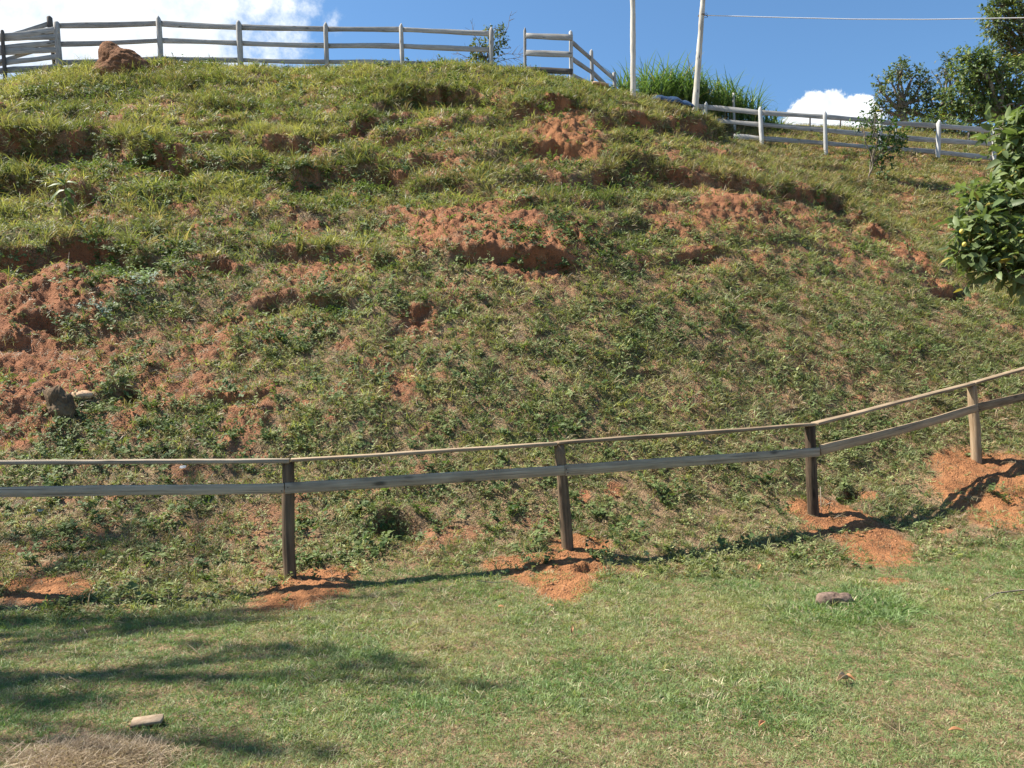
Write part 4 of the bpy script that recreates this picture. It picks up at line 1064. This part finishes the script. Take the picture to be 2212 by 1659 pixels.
# shrub behind the paddock fence
tree('shrub', 'scraggly leafy shrub with bare twigs behind the end of the paddock fence', 'shrub', deep(at(1048, 150, 24.5), .3), at(1050, 128, 24.5),
     [C(1063, 72, 24.5, 15, 17, 26), C(1072, 95, 24.5, 16, 14, 26), C(1055, 118, 24.5, 16, 13, 22), C(1022, 128, 24.5, 12, 9, 16), C(1036, 95, 24.5, 10, 8, 10), C(1030, 100, 24.5, 8, 6, 8), C(1045, 132, 24.5, 22, 8, 20)],
     .04, .10, ((.07, .10, .04), (.16, .18, .08)), 21, per=7, twig=.22,
     bare=[(at(1075, 85, 24.5), at(1106, 24, 24.6)), (at(1040, 100, 24.5), at(1016, 44, 24.4)), (at(1085, 105, 24.5), at(1104, 104, 24.5)), (at(1035, 130, 24.5), at(1000, 100, 24.3)), (at(1052, 136, 24.5), at(1131, 115, 24)), (at(1054, 140, 24.5), at(1132, 122, 24.3)), (at(1025, 135, 24.5), at(985, 112, 24.6))])
# trees beyond the white-post fence
g_ = 'trees beyond the right-hand fence'
tree('forked_tree', 'open dark tree with forked trunk and bare twigs, nearest the small cloud', 'tree', deep(at(1955, 268, 33), .6), at(1950, 238, 33),
     [C(2015, 225, 33, 14, 16, 26), C(2020, 255, 33, 16, 12, 30), C(1945, 155, 33, 12, 12, 30), C(1925, 175, 33, 12, 10, 20), C(1975, 165, 33, 20, 12, 38), C(1995, 180, 33, 14, 15, 30), C(1910, 205, 33, 15, 10, 22), C(1945, 205, 33, 15, 11, 25), C(1985, 215, 33, 16, 11, 30), C(1905, 238, 33, 18, 10, 30), C(1970, 245, 33, 24, 9, 40), C(2008, 205, 33, 11, 14, 22), C(1900, 180, 33, 7, 5, 7), C(1990, 250, 33, 16, 10, 20), C(1945, 140, 33, 7, 5, 8), C(1925, 250, 33, 10, 8, 15)],
     .16, .125, ((.07, .105, .045), (.15, .19, .08)), 31, g_, per=9, twig=.4, bare=[(at(1945, 235, 33), at(1893, 180, 33)), (at(1930, 225, 33), at(1882, 205, 33)), (at(1900, 200, 33), at(1890, 165, 33)), (at(1950, 225, 33), at(1900, 232, 33.2))])
tree('slender_tree', 'thin tree with a small leafy tuft above bare grey limbs', 'tree', deep(at(2045, 280, 34), .6), at(2040, 220, 34),
     [C(2048, 128, 34, 9, 9, 20), C(2042, 148, 34, 11, 9, 24), C(2055, 165, 34, 10, 7, 15), C(2030, 205, 34, 10, 7, 9), C(2028, 250, 34, 15, 10, 25)],
     .10, .12, ((.05, .085, .04), (.12, .15, .07)), 37, g_, per=8, twig=.35, bare=[(at(2040, 215, 34), at(2012, 150, 34)), (at(2040, 215, 34), at(2058, 150, 34)), (at(2035, 230, 34), at(1995, 215, 34)), (at(2040, 205, 34), at(2025, 160, 34))])
tree('broad_tree', 'broad bushy tree with pale leaves at its left edge behind the fence', 'tree', deep(at(2170, 290, 32), .6), at(2160, 250, 32),
     [C(2110, 130, 32, 21, 15, 62), C(2090, 120, 32, 15, 9, 30), C(2140, 150, 32, 30, 24, 107), C(2190, 170, 32, 32, 36, 144), C(2110, 180, 32, 30, 21, 99), C(2150, 215, 32, 36, 25, 135), C(2080, 165, 32, 20, 24, 72), C(2070, 215, 32, 27, 24, 99), C(2110, 240, 32, 36, 20, 117), C(2200, 230, 32, 36, 30, 126), C(2260, 190, 32, 45, 54, 144), C(2055, 250, 32, 15, 12, 32), C(2110, 155, 32, 16, 9, 28)],
     .2, .14, ((.075, .12, .038), (.20, .25, .08)), 41, g_, per=9, twig=.42, bare=[(at(2190, 225, 31.5), at(2150, 235, 31.4))])
tree('tall_tree', 'tall tree rising out of the top right corner, crossed by the cable', 'tree', deep(at(2270, 300, 35), .6), at(2255, 170, 35),
     [C(2170, 20, 35, 29, 22, 113), C(2150, 55, 35, 18, 13, 52), C(2200, 60, 35, 34, 25, 130), C(2160, 92, 35, 22, 13, 61), C(2205, 110, 35, 30, 20, 96), C(2230, 0, 35, 43, 34, 139), C(2155, 8, 35, 17, 13, 35), C(2270, 70, 35, 43, 43, 139), C(2200, -40, 35, 43, 25, 104), C(2143, 42, 35, 9, 7, 14), C(2190, 135, 35, 17, 11, 35)],
     .25, .14, ((.07, .11, .038), (.17, .21, .075)), 43, g_, per=9, twig=.45)
for i, (px, py, D, rx, lb) in enumerate([(2000, 268, 31, 26, 'low bush behind the fence under the slender tree'), (2065, 280, 31, 30, 'low bush behind the fence left of the thick dark stick post'), (2130, 288, 31.3, 34, 'low dark bush behind the fence under the broad tree'), (2210, 290, 31.5, 36, 'low bush behind the fence half hidden by the guava tree')]):
    tree('bush', lb, 'bush', deep(at(px, py + 22, D), .3), at(px, py + 6, D), [C(px, py + 2, D, rx, 13, 70), C(px - rx * .5, py + 10, D, rx * .6, 12, 40), C(px + rx * .5, py + 10, D, rx * .6, 12, 40)], .035, .11, (GD, (.15, .19, .07)), 50 + i, 'low bushes behind the right-hand fence', per=8, twig=.3)

# guava tree in the right foreground
gx, gy = 7.9, 9.3
gb = Vector((gx, gy, drop(gx, gy)))
GC = [C(2160, 465, 9.4, 30, 24, 26), C(2120, 500, 9.3, 26, 22, 22), C(2165, 520, 9.2, 32, 22, 28), C(2105, 535, 9.3, 22, 12, 14), C(2140, 550, 9.2, 28, 10, 18), C(2062, 545, 9.3, 12, 5, 6), C(2200, 535, 9.1, 26, 24, 22), C(2200, 470, 9.4, 24, 28, 24),
      C(2128, 448, 9.5, 18, 10, 12), C(2195, 395, 9.5, 20, 12, 12), C(2155, 410, 9.6, 14, 6, 7), C(2205, 350, 9.5, 18, 14, 12), C(2178, 320, 9.6, 22, 10, 14), C(2190, 282, 9.6, 20, 10, 14), C(2165, 270, 9.7, 10, 5, 6), C(2205, 300, 9.5, 16, 20, 14), C(2206, 600, 9.0, 8, 14, 5), C(2125, 578, 9.2, 8, 5, 4), C(2092, 572, 9.3, 6, 6, 3),
      C(2092, 458, 9.4, 8, 4, 4), C(2280, 430, 9.2, 50, 60, 70), C(2280, 300, 9.3, 50, 50, 50), C(2290, 560, 9.0, 40, 50, 45), C(2350, 400, 9.2, 50, 80, 70), C(2350, 220, 9.4, 60, 40, 40), C(2390, 520, 9.0, 40, 50, 36)]
gt = tree('guava_tree', 'guava tree with big glossy leaves and yellow fruit reaching in from the right edge', 'fruit tree', gb, Vector((gx - .1, gy, gb.z + 1.5)), GC, .05, .15, ((.10, .145, .055), (.21, .26, .11)), 61, W=.46, per=7, twig=.23, droop=.3)
m_, g2 = new_mat('guava_skin'); o_ = g2.n('ShaderNodeOutputMaterial'); b2 = g2.n('ShaderNodeBsdfPrincipled', i_Roughness=.45)
t2 = g2.n('ShaderNodeTexCoord'); n2 = g2.n('ShaderNodeTexNoise', i_Scale=18.0, i_Detail=4.0); r2 = g2.n('ShaderNodeValToRGB'); r2.color_ramp.elements[0].color = (.42, .40, .07, 1); r2.color_ramp.elements[1].color = (.72, .55, .12, 1); g2.l(t2, n2, 3, 0); g2.l(n2, r2); g2.l(r2, b2); g2.l(b2, o_)
for k, (px, py, D) in enumerate([(2077, 500, 9.1), (2083, 528, 9.05)]):
    V = []; Q = []; s = 12
    for i in range(9):
        a = math.pi * i / 8; rr = math.sin(a) * .024 * (1 + .12 * math.cos(a)); z = math.cos(a) * .029
        if i in (0, 8): rr = .003
        for j in range(s): V.append((rr * math.cos(j * 2 * math.pi / s), rr * math.sin(j * 2 * math.pi / s), z))
    for i in range(8):
        for j in range(s): Q.append((i * s + j, i * s + (j + 1) % s, (i + 1) * s + (j + 1) % s, (i + 1) * s + j))
    f = mesh_np('fruit', V, quads=Q, mat=m_, smooth=True); f.location = at(px, py, D); f.rotation_euler = (k * .3, .2, 0); child_world(f, gt)

# tree standing left of the view: its crown shades strips of the lawn
def S(px, py, t, rx, ry, rz, n):
    p, _ = hit(px, py); d = SUN / SUN.z; q = p + d * t
    return (q, (rx, ry, rz), n)
sb = Vector((-11.8, 4.6, drop(-11.8, 4.6)))
tree('shade_tree', 'big leafy tree far to the left whose branches shade strips of the lawn', 'tree', sb, Vector((-11.5, 4.9, 5.5)),
     [S(50, 1500, 9.5, .50, .16, .5, 20), S(160, 1515, 9.9, .35, .08, .4, 14), S(570, 1395, 10.5, .38, .05, .4, 14), S(700, 1415, 10.9, .38, .05, .4, 14), S(850, 1440, 11.2, .30, .05, .3, 9), S(430, 1600, 10.2, .28, .04, .3, 10), S(600, 1625, 10.5, .38, .05, .3, 13),
      S(60, 1345, 9.2, .42, .05, .4, 19), S(240, 1345, 9.5, .45, .05, .4, 19), S(420, 1342, 9.8, .4, .05, .4, 15), S(560, 1338, 10.2, .35, .04, .4, 10), S(640, 1315, 10.2, .3, .04, .4, 8), S(760, 1290, 10.2, .3, .04, .3, 8),
      S(-200, 1480, 8.8, .7, .5, .5, 50), S(-250, 1350, 9.2, .6, .4, .5, 38), S(1000, 1480, 11.2, .3, .05, .3, 6), S(340, 1180, 10.5, .35, .12, .4, 9), S(250, 1150, 10.2, .3, .12, .4, 8), S(420, 1000, 10.5, .3, .2, .4, 6)],
     .12, .075, (GD, GL), 67, per=8, twig=.07)

# ------------------------------------------------------------------ tall cane grass
def cane(px0, px1, top, base_py, D, n, label, seed):
    c = at((px0 + px1) / 2, base_py, D); t = thing('cane_grass', label, 'cane grass', c, 'clumps of tall cane grass behind the crest')
    r = random.Random(seed); V = []; Q = []; T = []; CC = []; st = TubeSet()
    for s in range(n):
        px = r.uniform(px0, px1); f = abs((px - (px0 + px1) / 2) / ((px1 - px0) / 2)); DD = D + r.uniform(-.7, .7)
        b = at(px, base_py, DD); tp = at(px + r.uniform(-6, 6), top(px) + r.uniform(0, 1) ** 1.6 * 46, DD); tp.z -= .35
        b.z -= .2
        st.add([b, b.lerp(tp, .5) + Vector((r.uniform(-.04, .04), 0, 0)), tp], [.014, .011, .005], 5)
        for k in range(13):
            q = .12 + .88 * (k + r.random()) / 13; p = b.lerp(tp, min(q, 1)); az = r.uniform(0, 6.28); d = Vector((math.cos(az), math.sin(az), 0)); side = Vector((-d.y, d.x, 0))
            th = r.uniform(.08, .45); L = r.uniform(.7, 1.3); w = r.uniform(.014, .027); sg = 7; cu = r.uniform(1.0, 2.7) * (1 - .45 * (q > .9))
            col = Vector((.060, .115, .038)).lerp(Vector((.17, .25, .085)), r.random()) * r.uniform(.75, 1.2)
            if r.random() < .05: col = Vector((.32, .27, .12))
            i0 = len(V)
            for g in range(sg + 1):
                ff = g / sg; ww = w * (1 - ff ** 2) * (.5 + min(.5, ff * 3))
                if g < sg: V += [tuple(p - side * ww), tuple(p + side * ww)]; CC += [tuple(col)] * 2
                else: V.append(tuple(p)); CC.append(tuple(col))
                p = p + (d * math.sin(th) + Vector((0, 0, math.cos(th)))) * L / sg; th += cu / sg
            for g in range(sg - 1): kk = i0 + 2 * g; Q.append((kk, kk + 1, kk + 3, kk + 2))
            kk = i0 + 2 * (sg - 1); T.append((kk, kk + 1, kk + 2))
    ob = mesh_np('leaves', V, T, Q, M['leaf'], col=np.array(CC), attrs={'tv': np.full(len(V), .5)}); child_world(ob, t)
    st.build('stalks', M['bark'], t)
cane(1384, 1440, lambda x: 150, 232, 27.2, 42, 'tall cane grass clump just right of the straight pale pole', 71)
cane(1438, 1500, lambda x: 152, 236, 27.4, 46, 'tall cane grass clump left of the leaning pole, behind the tarp', 72)
cane(1504, 1532, lambda x: 165, 240, 27.8, 20, 'narrow tall cane grass clump just right of the leaning pole', 73)
cane(1530, 1580, lambda x: 178, 262, 28.2, 34, 'lower cane grass clump behind the first white post', 74)
cane(1578, 1640, lambda x: 182 + (x - 1578) * .5, 274, 28.6, 36, 'low cane grass clump round the tall stick post', 75)
cane(1640, 1690, lambda x: 232 + (x - 1640) * .6, 292, 28.6, 16, 'sparse low cane grass at the right end of the row', 76)
cane(1340, 1362, lambda x: 165, 205, 26.0, 12, 'thin cane grass wisps between the sloping fence and the straight pole', 77)

# ------------------------------------------------------------------ the weed with big pale leaves on the left
def big_weed():
    c, _ = hit(146, 461); t = thing('tall_weed', 'upright weed with large pale green drooping leaves on the left of the bank', 'weed', c)
    D = c.y - .35; ts = TubeSet(); st = [at(147, 465, D), at(143, 440, D), at(144, 415, D), at(141, 398, D)]; ts.add(st, [.014, .012, .009, .005], 6); ts.build('stem', M['bark'], t)
    P = []; Dn = []; L = []; CC = []
    for (px, py, dx, dy, l, col) in [(143, 400, -26, -4, 26, 0), (141, 396, 22, -6, 20, 0), (140, 398, 6, -22, 20, 0), (142, 410, -24, 12, 30, 1), (142, 408, 24, 6, 22, 1), (143, 425, -14, 22, 26, 1), (144, 425, 20, 14, 22, 1), (144, 440, -8, 24, 26, 2), (145, 442, 12, 18, 20, 2), (146, 448, -10, 20, 24, 2), (146, 436, 18, 20, 20, 2), (140, 398, -10, -14, 16, 0), (141, 405, 6, 10, 22, 0), (143, 432, 2, 24, 22, 1)]:
        P.append(at(px, py, D - .02)); v = Vector((dx, random.uniform(-14, 4), -dy)).normalized(); Dn.append(v); L.append(l * D / F * 1.35); CC.append([(.11, .165, .04), (.11, .17, .04), (.16, .16, .045)][col])
    V, T, Q = leafgeo(np.array(P), np.array(Dn), np.tile([0, -.6, .8], (len(P), 1)), np.array(L), np.array(L) * .34, fold=.3, droop=.5)
    ob = mesh_np('leaves', V, T, Q, M['leaf'], col=np.repeat(np.array(CC), 8, 0), attrs={'tv': np.full(len(V), .5)}); child_world(ob, t)
big_weed()

# ------------------------------------------------------------------ small things lying about
M['stone'] = mat_plain('pale_stone', (.38, .23, .13), (.62, .42, .27), 12, .9, .01)
M['rock'] = mat_plain('dark_stump', (.06, .036, .02), (.22, .145, .08), 9, .9, .03)
M['chunk'] = mat_plain('old_bark_wood', (.075, .048, .036), (.26, .18, .135), 22, .9, .015)
M['brick'] = mat_plain('dusty_brick', (.17, .12, .08), (.34, .26, .18), 20, .95, .004)
M['dead'] = mat_plain('dead_leaf', (.28, .12, .05), (.52, .29, .14), 30, .7, .002)
M['tanleaf'] = mat_plain('tan_dead_leaf', (.34, .24, .13), (.56, .42, .26), 30, .7, .002)
M['paper'] = mat_plain('white_scrap', (.34, .34, .33), (.58, .58, .56), 25, .6, .002)
M['tarp'] = mat_plain('blue_tarp', (.012, .022, .05), (.05, .09, .16), 6, .35, .01, .6)

c_, _ = hit(126, 893)
lump('stump', c_ + Vector((0, .02, -.02)), .5, [(-.05, -.02, .22, .10, .09, .10), (.05, -.02, .08, .15, .11, .16), (-.02, 0, -.05, .16, .12, .12)], M['rock'], 5, 'dark knotted stump sticking out of the red earth on the left', 'stump', 64, .035, 9)
c_, _ = hit(171, 857)
lump('flat_stone', c_ + Vector((0, .01, .0)), .4, [(-.02, 0, .0, .13, .08, .06), (.05, .02, .02, .09, .07, .05)], M['stone'], 2, 'pale flat stone beside the dark stump', 'stone', 48, .008, 8)
c_, _ = hit(1806, 1310)
lump('wood_chunk', c_ + Vector((0, .02, .035)), .4, [(-.085, 0, .0, .055, .055, .058), (-.03, 0, .0, .06, .055, .06), (.03, .0, .005, .06, .055, .056), (.085, 0, .0, .055, .05, .056)], M['chunk'], 6, 'rough weathered chunk of wood lying in a lush tuft of lawn', 'wood chunk', 70, .012, 20)

def slab(name, c, sx, sy, sz, rot, mat, label, cat, seed):
    r = random.Random(seed); V = []; n = 8; out = [(-1, -1), (-.3, -1.04), (.4, -.97), (1, -.9), (1.05, 0), (.93, 1), (.2, 1.05), (-.5, .96), (-1, .88), (-1.04, 0)]
    out = [(x * sx / 2 * r.uniform(.95, 1.03), y * sy / 2 * r.uniform(.93, 1.05)) for x, y in out]; k = len(out)
    for z, s in ((-sz / 2, 1), (sz / 2 - .006, 1), (sz / 2, .96)): V += [(x * s, y * s, z + r.uniform(-.002, .002)) for x, y in out]
    Q = [(l * k + j, l * k + (j + 1) % k, (l + 1) * k + (j + 1) % k, (l + 1) * k + j) for l in (0, 1) for j in range(k)]
    V += [(0, 0, -sz / 2), (0, 0, sz / 2)]; T = [(3 * k, (j + 1) % k, j) for j in range(k)] + [(3 * k + 1, 2 * k + j, 2 * k + (j + 1) % k) for j in range(k)]
    ob = mesh_np(name, V, T, Q, mat); ob.location = c; ob.rotation_euler = rot; return tag(ob, label, cat)
c_, _ = hit(318, 1567)
slab('brick_slab', c_ + Vector((0, 0, .022)), .14, .075, .018, (.10, -.04, .22), M['brick'], 'dusty broken piece of brick beside the hay heap', 'brick', 3)
slab('stone_slab', at(1296, 184, 20.6), .42, .3, .05, (.0, .1, .1), M['stone'], 'flat brown slab lying at the foot of the sloping fence', 'slab', 5)

def curled_leaf(px, py, l, w, rz, curl, mat, label, lift=.012, stand=0.0):
    c, _ = hit(px, py); V = []; Q = []; n = 9
    for i in range(n):
        f = i / (n - 1); ww = w * math.sin(math.pi * min(.97, max(.05, f))) ** .7
        for j in range(5):
            s = (j - 2) / 2; V.append(((f - .5) * l, s * ww / 2 * (1 - .25 * curl), abs(s) ** 2 * ww * .5 * curl + math.sin(f * 5) * .006 * curl))
    for i in range(n - 1):
        for j in range(4): k = i * 5 + j; Q.append((k, k + 1, k + 6, k + 5))
    ob = mesh_np('dead_leaf', V, quads=Q, mat=mat, smooth=True); sd = ob.modifiers.new('thickness', 'SOLIDIFY'); sd.thickness = .0015
    ob.location = c + Vector((0, 0, lift + (.5 * l * math.sin(stand)))); ob.rotation_euler = (.25, -stand, rz)
    return tag(ob, label, 'leaf')
curled_leaf(1820, 1480, .11, .05, .6, 1.4, M['tanleaf'], 'large curled tan leaf lying on the lawn at the right', .03)
curled_leaf(1836, 1477, .06, .03, -.7, 1.2, M['dead'], 'small brown leaf touching the large curled tan leaf', .03)
curled_leaf(1236, 1374, .05, .022, 1.2, .8, M['dead'], 'orange brown leaf standing upright in the middle of the lawn', .02, 1.1)
curled_leaf(1646, 1578, .055, .03, .7, .8, M['dead'], 'brown leaf near the bottom of the lawn, left of the large curled leaf', .025, .3)
curled_leaf(2066, 1590, .07, .025, -.1, .8, M['dead'], 'brown leaf near the bottom right corner of the lawn', .025, .1)
curled_leaf(1083, 1316, .05, .03, .2, .4, M['dead'], 'small orange leaf below the middle post', .02)
curled_leaf(2047, 1280, .05, .028, .1, .5, M['dead'], 'small orange leaf on the lawn right of the wood chunk', .02)
curled_leaf(1188, 1314, .06, .03, .1, .4, M['dead'], 'small orange leaf under the edge of the dug earth heap', .02)
curled_leaf(1640, 1234, .08, .03, 1.0, .6, M['dead'], 'reddish leaf at the top of the lawn between two posts', .02, .5)

def scrap(px, py, s, label, seed):
    c, _ = hit(px, py); r = random.Random(seed); V = []; Q = []; n = 7
    for i in range(n):
        for j in range(n):
            x, y_ = (i / (n - 1) - .5) * s, (j / (n - 1) - .5) * s * .6; V.append((x * r.uniform(.85, 1.1), y_ * r.uniform(.8, 1.1), r.uniform(0, .28) * s * .6))
    for i in range(n - 1):
        for j in range(n - 1): k = i * n + j; Q.append((k, k + 1, k + n + 1, k + n))
    ob = mesh_np('paper_scrap', V, quads=Q, mat=M['paper']); sd = ob.modifiers.new('thickness', 'SOLIDIFY'); sd.thickness = .001
    ob.location = c + Vector((0, -.02, .02)); ob.rotation_euler = (.5, 0, r.uniform(-.5, .5)); tag(ob, label, 'litter')
scrap(397, 1014, .075, 'white crumpled scrap in the grass just below the top rail', 3)
scrap(90, 1107, .055, 'white crumpled scrap in the grass at the left, below the lower rail', 4)

def stick(pts, r0, label, name='stick'):
    ts = TubeSet(); P = [hit(px, py)[0] + Vector((0, 0, h)) for px, py, h in pts]; n = len(P); ts.add(P, [r0 * (1 - .6 * i / (n - 1)) for i in range(n)], 6)
    tag(ts.build(name, M['bark']), label, 'stick')
stick([(2260, 1278, .03), (2190, 1285, .03), (2150, 1290, .03), (2120, 1302, .01)], .009, 'bent twig lying on the lawn at the right edge')
stick([(1030, 1262, .03), (1062, 1266, .03), (1100, 1262, .02)], .006, 'short twig on the lawn in front of the toe of the bank')
stick([(160, 520, .02), (150, 545, .03), (146, 585, .02)], .006, 'thin pale root hanging down the red scar on the left', 'root')
stick([(1772, 1075, .12), (1773, 1095, .1), (1774, 1112, .0)], .006, 'thin dark shoot standing beside the post where the rails bend')

# ---- blue tarp thrown over something on the crest
def tarp():
    c = at(1446, 226, 21.3); n, m2 = 26, 14; V = []; Q = []
    for i in range(n):
        for j in range(m2):
            u, v = i / (n - 1) * 2 - 1, j / (m2 - 1) * 2 - 1
            x = u * .62; y_ = v * .35; z = .17 * (1 - abs(u) ** 2.4) * (1 - .7 * abs(v) ** 3) + .035 * math.cos(u * 9 + v * 2) * (1 - abs(v) * .3) + .03 * math.exp(-((u - .62) / .12) ** 2) - .12 * (abs(v) ** 4)
            V.append((x, y_, z + float(fbm(np.array([x]), np.array([y_]), .12, 2, 1)[0]) * .012))
    for i in range(n - 1):
        for j in range(m2 - 1): k = i * m2 + j; Q.append((k, k + m2, k + m2 + 1, k + 1))
    ob = mesh_np('tarp', V, quads=Q, mat=M['tarp'], smooth=True); sd = ob.modifiers.new('thickness', 'SOLIDIFY'); sd.thickness = .006; sd.offset = -1
    ob.location = c; ob.rotation_euler = (-.05, .14, .1); tag(ob, 'dark blue tarp heaped on the crest beside the cane grass', 'tarp')
tarp()
